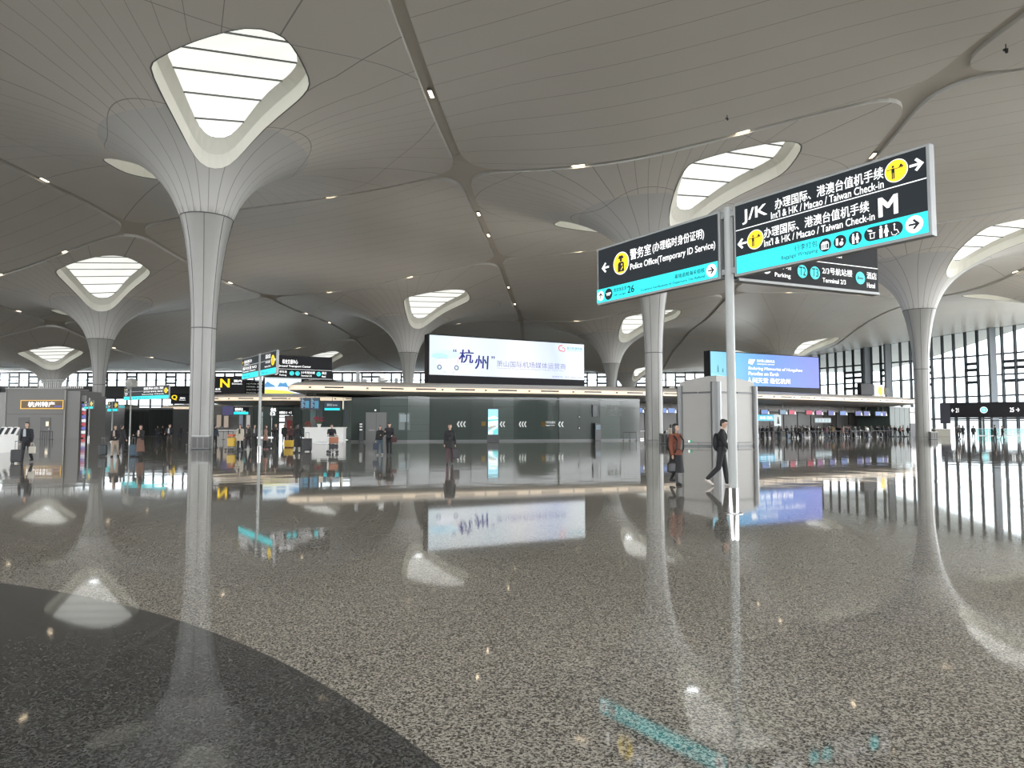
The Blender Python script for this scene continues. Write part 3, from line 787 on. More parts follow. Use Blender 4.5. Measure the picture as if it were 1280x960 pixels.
M_ink = emis('blue_ink', (.015, .02, .22)); M_ink2 = emis('purple_grey_ink', (.20, .20, .42)); M_red = emis('red_print', (.75, .05, .06)); M_teal = emis('teal_print', (.05, .42, .55)); M_wash = emis('sky_wash', (.45, .75, .92)); M_grw = emis('grey_wash', (.50, .58, .68))
lettering('“', bu(566), bu(570), 9.3, 9.6, M_ink, t, .05); lettering('杭', bu(573), bu(590.5), 8.2, 9.6, M_ink, t, .05, bold=.02, slant=.1); lettering('州', bu(593), bu(609.5), 7.6, 9.05, M_ink, t, .05, bold=.018, slant=.05); lettering('”', bu(614), bu(618), 8.75, 9.05, M_ink, t, .05)
lettering('萧山国际机场媒体运营商', bu(620.5), bu(707), 7.95, 8.62, M_ink2, t, .05, bold=0)
lettering('Xiaoshan International Airport Media Operator', bu(621), bu(706), 7.72, 7.86, M_ink2, t, .05, bold=0)
lettering('浙江航港传媒', bu(708.5), bu(728), 10.25, 10.55, M_teal, t, .05, bold=.01); lettering('ZHEJIANG AIRPORT MEDIA', bu(708.5), bu(728), 10.05, 10.18, M_teal, t, .05, bold=0)
lettering('招商热线：0571-8666 2222', bu(690), bu(727), 7.02, 7.2, M_ink2, t, .05, bold=0)
# red looped emblem
for r0, r1, a0, a1, cx, cz in ((.26, .36, 60, 300, bu(701.5), 10.35), (.18, .26, -120, 130, bu(704), 10.2)):
    P = [(cx + r1 * math.cos(math.radians(a)), cz + r1 * math.sin(math.radians(a))) for a in range(a0, a1 + 1, 15)] + [(cx + r0 * math.cos(math.radians(a)), cz + r0 * math.sin(math.radians(a))) for a in range(a1, a0 - 1, -15)]
    flat(P, .05, M_red, t, 'emblem')
# watercolour car and clouds
def blob(cx, cz, rx, rz, off, m, nm='picture_detail', n=20): return flat([(cx + rx * math.cos(2 * PI * i / n), cz + rz * math.sin(2 * PI * i / n)) for i in range(n)], off, m, t, nm)
blob(bu(556), 9.0, 1.7, .45, .034, emis('wash_a', (.62, .86, .97))); blob(bu(549), 8.8, .9, .3, .036, M_wash)
x0 = bu(546); x1 = bu(573)
flat([(x0, 7.65), (x1, 7.7), (x1, 8.0), (x1 - .7, 8.1), (x0 + 1.6, 8.15), (x0 + 1.3, 8.55), (x0 + .3, 8.55), (x0, 8.1)], .04, emis('car_body', (.85, .88, .97)), t, 'picture_detail')
flat([(x0 + .1, 8.52), (x0 + 1.3, 8.52), (x0 + 1.2, 8.62), (x0 + .15, 8.62)], .042, M_grw, t, 'picture_detail')
for xx in (x0 + .25, x1 - .25):
    blob(xx, 7.65, .26, .27, .044, emis('tyre' + str(xx), (.10, .16, .25))); blob(xx, 7.65, .14, .15, .048, emis('rim' + str(xx), (.7, .8, .9)))
flat([(x1 - .2, 8.05), (x1 - .13, 8.05), (x1 + .1, 8.9), (x1 + .02, 8.9)], .042, emis('pink_line', (.75, .4, .5)), t, 'picture_detail')
flat([(x0 + .5, 7.15), (x0 + 1, 7.12), (x0 + .9, 7.25)], .042, M_grw, t, 'picture_detail'); flat([(x1 - .9, 7.05), (x1 - .4, 7.1), (x1 - .6, 7.2)], .042, M_grw, t, 'picture_detail')
flat([(x1, 7.95), (x1 + 2.0, 8.1), (x1 + 2.0, 8.13), (x1, 8.0)], .042, M_grw, t, 'picture_detail'); flat([(x0 - .4, 7.85), (x0, 7.83), (x0, 7.88), (x0 - .4, 7.9)], .042, M_grw, t, 'picture_detail')

A = (24.8, 88.6); B = (41.9, 97.0)
t, L = placed('billboard', 'blue illuminated billboard about Hangzhou memories, partly behind the signpost pole', 'billboard', A, B)
MB().box(-.12, L + .05, .02, 1.1, 5.97, 11.05).build('cabinet', M_signblack, t)
MB().box(.0, L, -.03, .02, 6.75, 10.93).build('screen', gradient_screen('blue_screen', [(0, (.20, .72, .88)), (.3, (.07, .46, .88)), (.6, (.03, .22, .80)), (1.05, (.03, .09, .66))], es=1.0, noise=.1), t)
lettering('杭州萧山国际机场', bu(947), bu(969), 9.85, 10.25, M_wlight, t, .05); lettering('HANGZHOU AIRPORT', bu(947), bu(969), 9.55, 9.72, M_wlight, t, .05)
flat([(bu(936), 9.65), (bu(941), 9.5), (bu(945), 10.2), (bu(937), 10.2)], .05, M_wlight, t, 'emblem')
lettering('Enduring Memories of Hangzhou', bu(936), bu(1003), 8.75, 9.25, M_wlight, t, .05, bold=.02, slant=.15)
lettering('Paradise on Earth', bu(936), bu(973.5), 8.15, 8.6, M_wlight, t, .05, bold=.02, slant=.15)
lettering('人间天堂 最忆杭州', bu(934), bu(988), 7.15, 7.85, M_wlight, t, .05, bold=.03)
for xx, s_ in ((898, 1), (909.5, .8), (904, .6)):
    u = bu(xx); flat([(u - .12, 8.35), (u + .12, 8.35), (u + .1, 8.35 + .6 * s_), (u, 8.35 + s_), (u - .1, 8.35 + .6 * s_)], .05, emis('tower%d' % xx, (.02, .22, .28)), t, 'pagoda')
flat([(0.02, 6.8), (bu(930), 6.8), (bu(920), 7.4), (bu(905), 7.9), (0.02, 8.2)], .04, emis('lake', (.28, .78, .90)), t, 'picture_detail')

# black box and yellow notice, small fittings on the canopy roof
A, B = on_line(1077, (36, 92), (60, 107)), on_line(1093, (36, 92), (60, 107))
t, L = placed('screen_back', 'black cabinet standing on the right end of the long canopy roof', 'cabinet', A, B)
MB().box(0, L, 0, .6, 6.02, 7.6).build('cabinet', M_signblack, t, bevel=.03); MB().box(.2, .4, .1, .3, 5.6, 6.0).build('foot', M_dgrey, t); MB().box(L - .4, L - .2, .1, .3, 5.6, 6.0).build('foot', M_dgrey, t)
A, B = on_line(1093.5, (36, 93), (60, 108)), on_line(1106, (36, 93), (60, 108))
t, L = placed('lit_notice', 'small lit notice with a yellow shape beside the black cabinet on the canopy roof', 'sign', A, B)
MB().box(0, L, 0, .4, 6.02, 7.6).build('casing', M_white, t, bevel=.02); flat([(L * .45, 6.2), (L * .62, 6.1), (L * .78, 6.3), (L * .78, 7.35), (L * .42, 7.35), (L * .38, 6.7)], .02, M_ylight, t, 'yellow_shape')
for k, (px, z, w) in enumerate(((447, 1.5, .35), (474, .9, .3), (478, 1.3, .5), (495, .8, .3), (1109, 1.3, .6), (455, .7, .5))):
    Y = 76 if px < 600 else 104
    t = thing('ventilation_unit', 'small grey fitting on the canopy roof, ' + ['left of the billboard, tall and boxy', 'low, left of the long white billboard', 'twin headed, left of the billboard', 'nearest the long white billboard', 'dark and curled, right of the yellow notice', 'widest and lowest of those left of the billboard'][k], 'fitting', (fx(px, Y), Y, 5.9))
    MB().box(-w / 2, w / 2, -.2, .2, .3, z).build('casing', M_alu if px < 1000 else M_dgrey, t, bevel=.03); MB().tube([(0, 0, 0), (0, 0, .35)], .05, 8).build('stem', M_dgrey, t)

# up-lights added on the canopy roofs to brighten the ceiling
def added_uplight(x, y, z, power, label, tilt=(0, 0)):
    t = thing('added_uplight', label, 'lamp', (x, y, z), 0, 'up-lights added on the canopy roofs to brighten the ceiling')
    MB().box(-.35, .35, -.22, .22, .28, .48).build('housing', M_alu, t, bevel=.03); MB().box(-.3, .3, -.17, .17, .482, .49).build('lens', mat('fill_lens', (.8, .8, .8), .3, emit=(1, .95, .86), es=5), t)
    MB().box(-.05, .05, -.05, .05, 0, .3).build('bracket', M_dgrey, t)
    ld = bpy.data.lights.new('fill_beam', 'AREA'); ld.shape = 'RECTANGLE'; ld.size = .8; ld.size_y = .5; ld.energy = power; ld.color = (1, .93, .84); ld.spread = math.radians(170)
    lo = bpy.data.objects.new('fill_beam', ld); C.objects.link(lo); lo.parent = t; lo.location = (0, 0, .62); lo.rotation_euler = (PI + tilt[0], tilt[1], 0)
FILL_POWER = 320
for x, y, w_ in ((-13.5, 75, 'left end of the long canopy'), (2, 82, 'long canopy, behind the white billboard'), (20, 89, 'long canopy, between the two billboards'), (38, 99, 'long canopy, behind the blue billboard'), (52, 107, 'right end of the long canopy')):
    added_uplight(x, y, 5.95, FILL_POWER * (.55 if x == -13.5 else 1), 'small added up-light on the roof of the ' + w_)
for x, y, w_ in ((-32, 100, 'left part of the second canopy'), (-14, 105, 'right part of the second canopy'), (-55, 145, 'far canopy with the Q sign')):
    added_uplight(x, y, 5.95, FILL_POWER, 'small added up-light on the roof of the ' + w_)

# N and Q signs, mountain picture
def roof_sign(label, p0, p1, Y, z0, z1, letter, l0, l1):
    A = (fx(p0, Y), Y); B = (fx(p1, Y + .6), Y + .6); t, L = placed('row_sign', label, 'sign', A, B)
    MB().box(0, L, 0, .5, z0, z1).build('cabinet', M_signblack, t, bevel=.02)
    f = lambda px: (px - p0) / (p1 - p0) * L
    lettering(letter, f(l0), f(l1), z0 + (z1 - z0) * .36, z0 + (z1 - z0) * .84, M_ylight, t, .02, bold=.05); return t, L, f
t, L, f = roof_sign('black roof sign with a large yellow letter N, right of the nearest column', 265.5, 305, 95.5, 5.98, 8.3, 'N', 275, 286)
lettering('国内', f(292), f(301.5), 7.5, 7.85, M_wlight, t, .02, bold=.03); lettering('Domestic', f(289.5), f(302), 7.2, 7.4, M_wlight, t, .02)
lettering('出发', f(269), f(275), 6.4, 6.7, M_wlight, t, .02, bold=.03); lettering('Departures', f(267.5), f(276), 6.15, 6.3, M_wlight, t, .02)
t, L, f = roof_sign('small black roof sign with a yellow letter Q, left of the nearest column', 213, 237, 141, 5.98, 8.1, 'Q', 214.5, 221)
lettering('国内', f(225), f(231), 7.0, 7.35, M_wlight, t, .02, bold=.03); lettering('Domestic', f(224), f(231.5), 6.7, 6.9, M_wlight, t, .02)
A = (fx(330, 97), 97.0); B = (fx(376, 98.4), 98.4); t, L = placed('poster_screen', 'lit landscape picture with blue mountains and yellow field, under the black hanging sign', 'screen', A, B)
MB().box(-.05, L + 1.0, .02, .5, 5.98, 8.35).build('cabinet', M_signblack, t)
MB().box(0.05, L, -.02, .02, 6.0, 8.25).build('screen', emis('picture_sky', (.80, .92, 1)), t)
P = [(u / 12 * L, 7.3 + .35 * math.sin(u * 1.3) + .2 * math.sin(u * 2.9)) for u in range(13)]; P[0] = (.06, P[0][1])
flat([(.06, 6.8)] + P + [(L, 6.8)], .03, emis('mountain_blue', (.10, .32, .60)), t, 'mountains'); flat([(.06, 6.0), (L, 6.0), (L, 6.75), (L * .5, 7.0), (.06, 6.9)], .035, emis('haze_white', (.85, .92, .95)), t, 'mist'); flat([(.06, 6.0), (L * .9, 6.0), (L * .6, 6.45), (.06, 6.6)], .04, emis('field_yellow', (.90, .85, .12)), t, 'field')
# dark second board behind it at left
A = (fx(305, 100), 100.0); B = (fx(330, 101), 101.0); t, L = placed('flight_board', 'dark board with faint white lines, right of the yellow N sign', 'screen', A, B)
MB().box(0, L, 0, .4, 5.98, 8.0).build('cabinet', M_signblack, t); 
for q in range(4): lettering(['MU5132 上海', 'CA1704 北京', 'MF8081 厦门', 'HU7378 海口'][q], .3, L - .3, 6.2 + q * .42, 6.4 + q * .42, M_mark, t, .02, bold=0)

# ------------------------------------------------------------------ check-in desks under the right part of the long canopy
back = [(12.2, 88.5), (24, 95), (37, 102.5), (50, 110.0), (61, 113.5)]
t = thing('back_wall', 'dark brown panelled back wall behind the check-in desks', 'wall', (0, 0, 0))
M_brown = mat('dark_taupe_panels', (.042, .038, .034), .4)
for a, b in zip(back, back[1:]):
    n = 5
    for i in range(n):
        p = Vector(a).lerp(Vector(b), i / n + .006); q = Vector(a).lerp(Vector(b), (i + 1) / n - .006)
        MB().bar((p.x, p.y, 2.0), (q.x, q.y, 2.0), .1, 4.0).build('panel', M_brown, t)
bk = MB()
for a, b in zip(back, back[1:]): bk.bar((a[0], a[1] + .15, 2.25), (b[0], b[1] + .15, 2.25), .1, 4.5)
bk.build('backing', M_dark, t)
header = MB()
for a, b in zip(back, back[1:]): header.bar((a[0] + .8, a[1] - 1.6, 4.1), (b[0] + .8, b[1] - 1.6, 4.1), .15, .9)
header.build('header', mat('taupe_header', (.20, .185, .17), .4), t)
def hall(px, off):    # point under the canopy: front edge depth plus off
    tab = [(360, 66), (520, 70), (830, 79), (1000, 90), (1140, 104)]
    for (a, z), (b, w) in zip(tab, tab[1:]):
        if px <= b: break
    Y = z + (w - z) * (px - a) / (b - a) + off; return (fx(px, Y), Y)
ang_hall = math.atan2(8.4, 17)
scr = [emis('screen_blue', (.16, .26, .55)), emis('screen_steel', (.18, .27, .36)), emis('screen_red', (.50, .06, .10)), emis('screen_violet', (.34, .12, .28)), emis('screen_indigo', (.06, .07, .30))]
for m_ in scr: pass
mon = [(799, 0), (829, 0), (840, 0), (956, 0), (979, 1), (990, 2), (1012, 2), (1024, 3), (1039, 4), (1054, 0), (1073, 4), (1083, 4), (1098, 0), (1104, 4)]
words = ['leftmost, beside the green glass wall', 'just right of the shaft', 'nearest the white kiosk on its left', 'first to the right of the white kiosk', 'steel blue, left of a red one', 'red, between steel blue and red', 'red, left of the violet one', 'violet pink', 'dark, with a small glow', 'pale blue, right of the dark one', 'indigo, left of another indigo', 'indigo, right of another indigo', 'pale, near the glass booth', 'last before the glass booth']
for k, (px, ci) in enumerate(mon):
    x, y = hall(px, 4.5)
    t = thing('desk_monitor', 'hanging check-in monitor over the desks, ' + words[k], 'monitor', (x, y, 0), ang_hall - .25 + .1 * (k % 3), 'monitors hanging over the check-in desks')
    MB().box(-.62, .62, -.02, .14, 3.05, 3.75).build('casing', M_black, t, bevel=.04)
    MB().box(-.52, .36, -.04, -.021, 3.15, 3.68).build('screen', scr[ci], t)
    MB().ball((.47, -.06, 3.42), .07).tube([(.47, -.06, 3.14), (.47, -.06, 3.38)], [.12, .05], 8).build('symbol', M_wlight, t)
    MB().tube([(0, .06, 3.7), (0, .06, 4.49)], .03, 8).build('hanger', M_dgrey, t)
proto = None
dl = []
dpx = [796, 836, 957, 975, 990, 1006, 1022, 1038, 1054, 1068, 1082, 1096]
for k, px in enumerate(dpx):
    x, y = hall(px, 6.2)
    if proto is None:
        proto = thing('check_in_desk', '', 'desk')
        MB().box(-.75, .75, -.35, .35, 0, .98).build('body', mat('desk_grey', (.20, .195, .185), .5), proto, bevel=.02); MB().box(-.8, .8, -.42, .38, .98, 1.04).build('counter_top', M_white, proto, bevel=.01)
        MB().box(-.3, .2, -.05, .0, 1.18, 1.5).box(-.1, 0, -.02, .03, 1.04, 1.2).build('computer', M_black, proto); MB().box(-.7, .7, -.37, -.352, .05, .15).build('kick_plate', M_steel, proto)
        o = proto
    else: o = copy_tree(proto)
    o.location = (x, y, 0); o.rotation_euler.z = ang_hall
    o['group'] = 'check-in desks under the long canopy'
    o['label'] = 'white-topped grey check-in desk ' + ('beside the end of the green glass wall' if k == 0 else 'left of the white kiosk, behind the woman in rust jacket' if k == 1 else 'in the row behind the queue, right of the white kiosk')
# lit panels behind the desks
for k, (px0, px1, z0, z1, c, w) in enumerate(((947, 967, 2.3, 3.1, (.10, .55, .80), 'bright blue lit panel behind the desks just right of the white kiosk'), (967, 976, 1.6, 3.15, (.55, .62, .62), 'pale poster with a dark tower behind the check-in desks'), (1018, 1038, 2.1, 2.7, (.25, .32, .34), 'dim grey-green screens behind the middle of the queue'))):
    A, B = hall(px0, 8.0), hall(px1, 8.0); t, L = placed('backlit_poster', w, 'screen', A, B)
    MB().box(-.05, L + .05, 0, .1, z0 - .05, z1 + .05).build('frame', M_black, t); MB().box(0, L, -.02, .0, z0, z1).build('screen', emis('panel%d' % k, c, .9), t)
    if k == 0: lettering('欢迎 值机', .3, L - .3, z0 + .2, z1 - .2, M_wlight, t, .04, bold=.03)
    if k == 1: flat([(L * .4, z0 + .3), (L * .75, z0 + .3), (L * .6, z1 - .3), (L * .5, z1 - .3)], .04, M_dark, t, 'tower')
    if k == 2:
        for q in range(5): MB().box(.1 + q * L / 5, .1 + q * L / 5 + L / 7, -.04, -.021, z0 + .1, z1 - .1).build('screen_tile', emis('tile%d' % q, (.30 + .05 * (q % 3), .42, .44)), t)
# glass booth at the right end
M_booth = mat('dull_green_glass', (.07, .09, .082), .45, spec=.3)
A, B = hall(1112, 4.5), hall(1136, 5.5)
t, L = placed('glass_booth', 'green glass booth at the right end of the check-in canopy', 'booth', A, B)
for i in range(4):
    MB().box(L * i / 4 + .03, L * (i + 1) / 4 - .03, 0, .05, .1, 4.5).build('glass_panel', M_booth, t)
MB().box(0, .06, 0, 5, .0, 4.45).box(L - .06, L, 0, 5, .0, 4.45).build('side_panel', M_booth, t); MB().box(-.05, L + .05, -.03, .08, 4.4, 4.46).build('top_rail', M_alu, t)
A, B = hall(1137, 5.5), hall(1150, 7); t, L = placed('end_wall', 'light grey panelled end wall behind the shaft at the right end of the canopy', 'wall', A, B)
MB().box(0, L, 0, .3, 2.0, 4.5).build('panel', M_lgrey, t); MB().box(0, L, -.05, 0, 3.6, 3.8).build('slot', M_black, t); MB().box(0, L, 0, .3, 0, 2.0).build('base_panel', M_dark, t)

# ------------------------------------------------------------------ white kiosk in front of the desks
C0 = Vector((fx(896, 54.8), 54.8)); Lf = Vector((fx(850, 56.6), 56.6)); Rt = Vector((fx(943, 56.9), 56.9)); Bk = Lf + Rt - C0
t = thing('service_kiosk', 'tall pale grey kiosk block with dark corner posts and arched top, behind the signpost pole', 'kiosk', (C0.x, C0.y, 0))
def kp(a, b, u, z, o=0):
    p = a.lerp(b, u) - C0; d = (b - a).normalized(); n_ = Vector((d.y, -d.x)); return (p.x + n_.x * o, p.y + n_.y * o, z)
archz = lambda u: 5.05 + .42 * math.sin(PI * min(1, max(0, u)))
cc = (Lf + Rt) / 2
for a, b, u0, u1, nm in ((Lf, C0, 0, .5, 'left_face'), (C0, Rt, .5, 1, 'right_face')):
    n = 8; MB().grid([[kp(a, b, i / n, .12) for i in range(n + 1)], [kp(a, b, i / n, 4.15) for i in range(n + 1)]]).grid([[kp(a, b, i / n, 4.22) for i in range(n + 1)], [kp(a, b, i / n, archz(lerp(u0, u1, i / n))) for i in range(n + 1)]]).build('face_panel', M_lgrey, t)
    mb = MB(); mb.grid([[kp(a, b, i / n, 4.12, -.04) for i in range(n + 1)], [kp(a, b, i / n, 4.25, -.04) for i in range(n + 1)]]); mb.build('shadow_gap', M_dark, t)
    for v0, v1 in ((.07, .47), (.53, .95)): MB().bar(kp(a, b, v0, 4.19, .02), kp(a, b, v1, 4.19, .02), .06, .13).build('air_slot', M_black, t)
    MB().bar(kp(a, b, 0, .3, .12), kp(a, b, 1, .3, .12), .05).bar(kp(a, b, .5, 0, .12), kp(a, b, .5, .3, .12), .035).build('guard_rail', M_dgrey, t)
    MB().bar(kp(a, b, 0, .06, -.03), kp(a, b, 1, .06, -.03), .04, .12).build('skirting', M_dgrey, t)
mb = MB()
for a, b in ((Rt, Bk), (Bk, Lf)): mb.face([kp(a, b, 0, 0), kp(a, b, 1, 0), kp(a, b, 1, 5.05), kp(a, b, 0, 5.05)])
mb.build('rear_face', M_lgrey, t)
rows = [[kp(Lf, C0, i / 6, archz(i / 12)) for i in range(7)] + [kp(C0, Rt, i / 6, archz(.5 + i / 12)) for i in range(1, 7)]]
rows.append([((Bk.x - C0.x) * .5 + p[0] * .5, (Bk.y - C0.y) * .5 + p[1] * .5, p[2]) for p in rows[0]]); rows.append([(Bk.x - C0.x, Bk.y - C0.y, 5.05)] * 13)
MB().grid(rows).build('roof', M_lgrey, t)
for p, w, h in ((Lf, .22, 4.75), (C0 - Vector((.05, 0)), .42, 5.0), (Rt, .26, 4.75)):
    q = p - C0; MB().prism([(q.x + w * math.cos(x_), q.y + w * math.sin(x_)) for x_ in [2 * PI * i / 12 for i in range(12)]], 0, h).build('corner_post', mat('post_grey', (.15, .155, .155), .35, .3), t)
d_ = thing('exit_sign', 'tiny green and white exit plate low on the left face of the white kiosk', 'sign', (C0.x + kp(Lf, C0, .32, 0, .2)[0], C0.y + kp(Lf, C0, .32, 0, .2)[1], .30))
MB().box(-.09, .09, -.02, .02, 0, .16).build('plate', emis('exit_green', (.02, .35, .15)), d_); MB().box(-.22, -.1, -.02, .02, 0, .16).build('arrow_plate', M_wlight, d_)

# small cameras hanging from the ceiling
for k, (px, py, s_, w_) in enumerate(((1258, 78, 1.0, 'small black camera cluster hanging from the ceiling at the upper right corner'), (909, 150, .7, 'small black camera hanging from the ceiling groove above the signpost'))):
    q = at(px, py, Z=23.4); zc = surf(q.x, q.y)
    t = thing('ceiling_camera', w_, 'camera', (q.x, q.y, zc)); s2 = s_ * .42
    MB().tube([(0, 0, .02), (0, 0, -.8 * s2)], .03, 8).build('stem', M_black, t); MB().box(-.3 * s2, .25 * s2, -.2 * s2, .2 * s2, -1.0 * s2, -.7 * s2).build('housing', M_black, t, bevel=.02)
    MB().ball((.1 * s2, 0, -1.15 * s2), .22 * s2, 12).build('dome', M_black, t); MB().tube([(-.3 * s2, 0, -.9 * s2), (-.55 * s2, -.1, -.95 * s2)], .07 * s2, 10).build('lens', M_black, t)

# ------------------------------------------------------------------ signposts
def arrow(parent, cx, cz, s, dir_, off, m, name='arrow'):
    """dir_: 'l', 'r' or 'u'"""
    P = [(-.5, .09), (.12, .09), (-.14, .36), (.02, .48), (.5, 0), (.02, -.48), (-.14, -.36), (.12, -.09), (-.5, -.09)]
    if dir_ == 'l': P = [(-x, z) for x, z in P]
    if dir_ == 'u': P = [(z, x) for x, z in P]
    return flat([(cx + x * s, cz + z * s) for x, z in P], off, m, parent, name)
def circle(parent, cx, cz, r, off, m, name='icon_disc', rx=None):
    rx = rx or r; return flat([(cx + rx * math.cos(2 * PI * i / 36), cz + r * math.sin(2 * PI * i / 36)) for i in range(36)], off, m, parent, name)
def pill(parent, x0, x1, z0, z1, off, m, name='icon_pill'):
    r = (z1 - z0) / 2; cz = (z0 + z1) / 2; P = []
    for i in range(13): a = -PI / 2 + PI * i / 12; P.append((x1 - r + r * math.cos(a), cz + r * math.sin(a)))
    for i in range(13): a = PI / 2 + PI * i / 12; P.append((x0 + r + r * math.cos(a), cz + r * math.sin(a)))
    return flat(P, off, m, parent, name)
def rect(parent, x0, x1, z0, z1, off, m, name): return flat([(x0, z0), (x1, z0), (x1, z1), (x0, z1)], off, m, parent, name)
def icon(parent, cx, cz, s, off, m, rects=(), discs=(), polys=(), name='pictogram'):
    mb = MB()
    for x0, x1, z0, z1 in rects: mb.face([(cx + x0 * s, -off, cz + z0 * s), (cx + x1 * s, -off, cz + z0 * s), (cx + x1 * s, -off, cz + z1 * s), (cx + x0 * s, -off, cz + z1 * s)])
    for x, z, r in discs: mb.face([(cx + (x + r * math.cos(2 * PI * i / 14)) * s, -off, cz + (z + r * math.sin(2 * PI * i / 14)) * s) for i in range(14)])
    for P in polys: mb.face([(cx + x * s, -off, cz + z * s) for x, z in P])
    return mb.build(name, m, parent)
MANK = dict(rects=[(-.16, .16, -.1, .32), (-.15, -.02, -.6, -.1), (.02, .15, -.6, -.1)], discs=[(0, .48, .12)])
def man(parent, cx, cz, s, off, m): return icon(parent, cx, cz, s, off, m, **MANK)
def woman(parent, cx, cz, s, off, m): return icon(parent, cx, cz, s, off, m, rects=[(-.12, -.02, -.6, -.15), (.02, .12, -.6, -.15)], discs=[(0, .48, .12)], polys=[[(-.26, -.18), (.26, -.18), (.1, .34), (-.1, .34)]])
def checkin(parent, cx, cz, r, off):
    circle(parent, cx, cz, r, off, M_wlight, rx=r); circle(parent, cx, cz, r * .93, off + .003, M_ylight)
    icon(parent, cx - r * .25, cz - r * .1, r * .95, off + .006, M_signface, rects=[(-.14, .14, -.05, .36), (-.13, -.02, -.6, -.05), (.02, .13, -.6, -.05), (-.55, .9, .26, .32)], discs=[(0, .52, .11), (.72, .50, .10)], polys=[[(.5, .34), (.98, .34), (.86, .46), (.6, .46)]])
FR = [.0]
def blade(parent, u0, u1, z0, z1, back=True):
    p = thing('sign_panel', None, None, (0, 0, 0)); p.parent = parent
    MB().box(u0, u1, -.07, .07, z0, z1).build('casing', M_alu, p, bevel=.012)
    rect(p, u0 + .045, u1 - .045, z0 + .045, z1 - .045, .073, M_signface, 'face')
    return p
def signpost(label, pole, direc, full=True, dz=0., scale=1.0, low=4.24, s3=None):
    base = Vector(pole); d = Vector(direc).normalized(); a = math.atan2(d.y, d.x)
    t = thing('signpost', label, 'signpost', (base.x, base.y, 0), a)
    top = low + 1.28
    MB().tube([(0, 0, .45), (0, 0, top + .02)], .078, 24).build('pole', mat('pole_grey', (.36, .38, .37), .4), t, smooth=False)
    MB().tube([(0, 0, 0), (0, 0, .455)], .086, 24).build('base_sleeve', mat('polished_steel', (.6, .6, .6), .08, 1.0), t)
    MB().tube([(0, 0, 0), (0, 0, .012)], .16, 24).build('base_plate', M_steel, t)
    mb = MB()
    for z in (low + .12, top - .12): mb.box(-.22, .22, -.04, .04, z - .05, z + .05)
    mb.build('bracket', M_alu, t)
    return t, low, top
D1 = Vector((5.91 - 1.97, 9.9 - 15.8)).normalized(); U0 = math.hypot(3.95 - 1.97, 12.8 - 15.8)   # pole sits at u=U0 from the left tip
t, zl, zt = signpost('nearest tall signpost with two bright blades and a third black blade behind', (3.95, 12.8), D1)
b1 = blade(t, -3.58, -.14, 4.24, 5.51); b1['label'] = 'left blade pointing to the police office'
u = lambda v: v - U0 - .04
rect(b1, u(.05), u(3.44), 4.285, 4.585, .076, M_cyan, 'cyan_band')
O = .08
arrow(b1, u(.34), 5.04, .24, 'l', O, M_wlight)
circle(b1, u(.85), 5.04, .245, O, M_wlight); circle(b1, u(.85), 5.04, .225, O + .003, M_ylight)
icon(b1, u(.85), 5.02, .27, O + .006, M_signface, rects=[(-.3, .3, .44, .52)], discs=[(0, .34, .14)], polys=[[(-.36, -.6), (.36, -.6), (.34, .05), (.2, .18), (-.2, .18), (-.34, .05)], [(-.3, .5), (.3, .5), (.2, .68), (-.2, .68)]])
icon(b1, u(.87), 5.0, .27, O + .009, M_ylight, rects=[(-.02, .1, -.05, .1)], polys=[[(-.12, -.4), (.12, -.12), (.18, -.2), (-.02, -.42)]])
lettering('警务室', u(1.13), u(1.74), 5.05, 5.28, M_wlight, b1, O, bold=.018); lettering('(办理临时身份证明)', u(1.79), u(3.13), 5.05, 5.27, M_wlight, b1, O, bold=.014)
lettering('Police Office(Temporary ID Service)', u(1.13), u(3.39), 4.80, 4.97, M_wlight, b1, O, bold=.016)
circle(b1, u(.18), 4.435, .11, O, M_wlight); arrow(b1, u(.18), 4.435, .14, 'u', O + .003, M_signface)
circle(b1, u(.44), 4.435, .125, O, M_signface); lettering('VIP', u(.36), u(.52), 4.40, 4.47, M_wlight, b1, O + .003, bold=.03)
lettering('贵宾休息室', u(.61), u(1.01), 4.44, 4.53, M_signface, b1, O, bold=.01); lettering('VIP Lounge', u(.61), u(.98), 4.34, 4.40, M_signface, b1, O, bold=.01)
lettering('26', u(1.04), u(1.24), 4.36, 4.51, M_signface, b1, O, bold=.02)
lettering('离境退税海关验核', u(2.38), u(3.13), 4.43, 4.52, M_signface, b1, O, bold=.01); lettering('Customs Verification of Departure Tax Refund', u(1.44), u(3.13), 4.32, 4.385, M_signface, b1, O, bold=.01)
circle(b1, u(3.29), 4.435, .12, O, M_wlight); arrow(b1, u(3.29), 4.435, .15, 'r', O + .003, M_signface)
b2 = blade(t, .17, 3.56, 4.22, 5.54); b2['label'] = 'right blade pointing to international check-in rows'
rect(b2, u(3.86), u(7.15), 4.265, 4.575, .076, M_cyan, 'cyan_band'); rect(b2, u(3.86), u(7.15), 5.035, 5.05, O, M_wlight, 'divider')
lettering('J/K', u(4.01), u(4.52), 5.12, 5.38, M_wlight, b2, O, bold=.015)
lettering('办理国际、港澳台值机手续', u(4.68), u(6.54), 5.22, 5.40, M_wlight, b2, O, bold=.016)
lettering("Int'l & HK / Macao / Taiwan Check-in", u(4.60), u(6.54), 5.075, 5.20, M_wlight, b2, O, bold=.016)
checkin(b2, u(6.73), 5.275, .17, O); arrow(b2, u(7.02), 5.275, .2, 'r', O, M_wlight)
arrow(b2, u(3.99), 4.79, .2, 'l', O, M_wlight); checkin(b2, u(4.27), 4.80, .17, O)
lettering('办理国际、港澳台值机手续', u(4.45), u(6.31), 4.775, 4.95, M_wlight, b2, O, bold=.016)
lettering("Int'l & HK / Macao / Taiwan Check-in", u(4.45), u(6.39), 4.63, 4.75, M_wlight, b2, O, bold=.016)
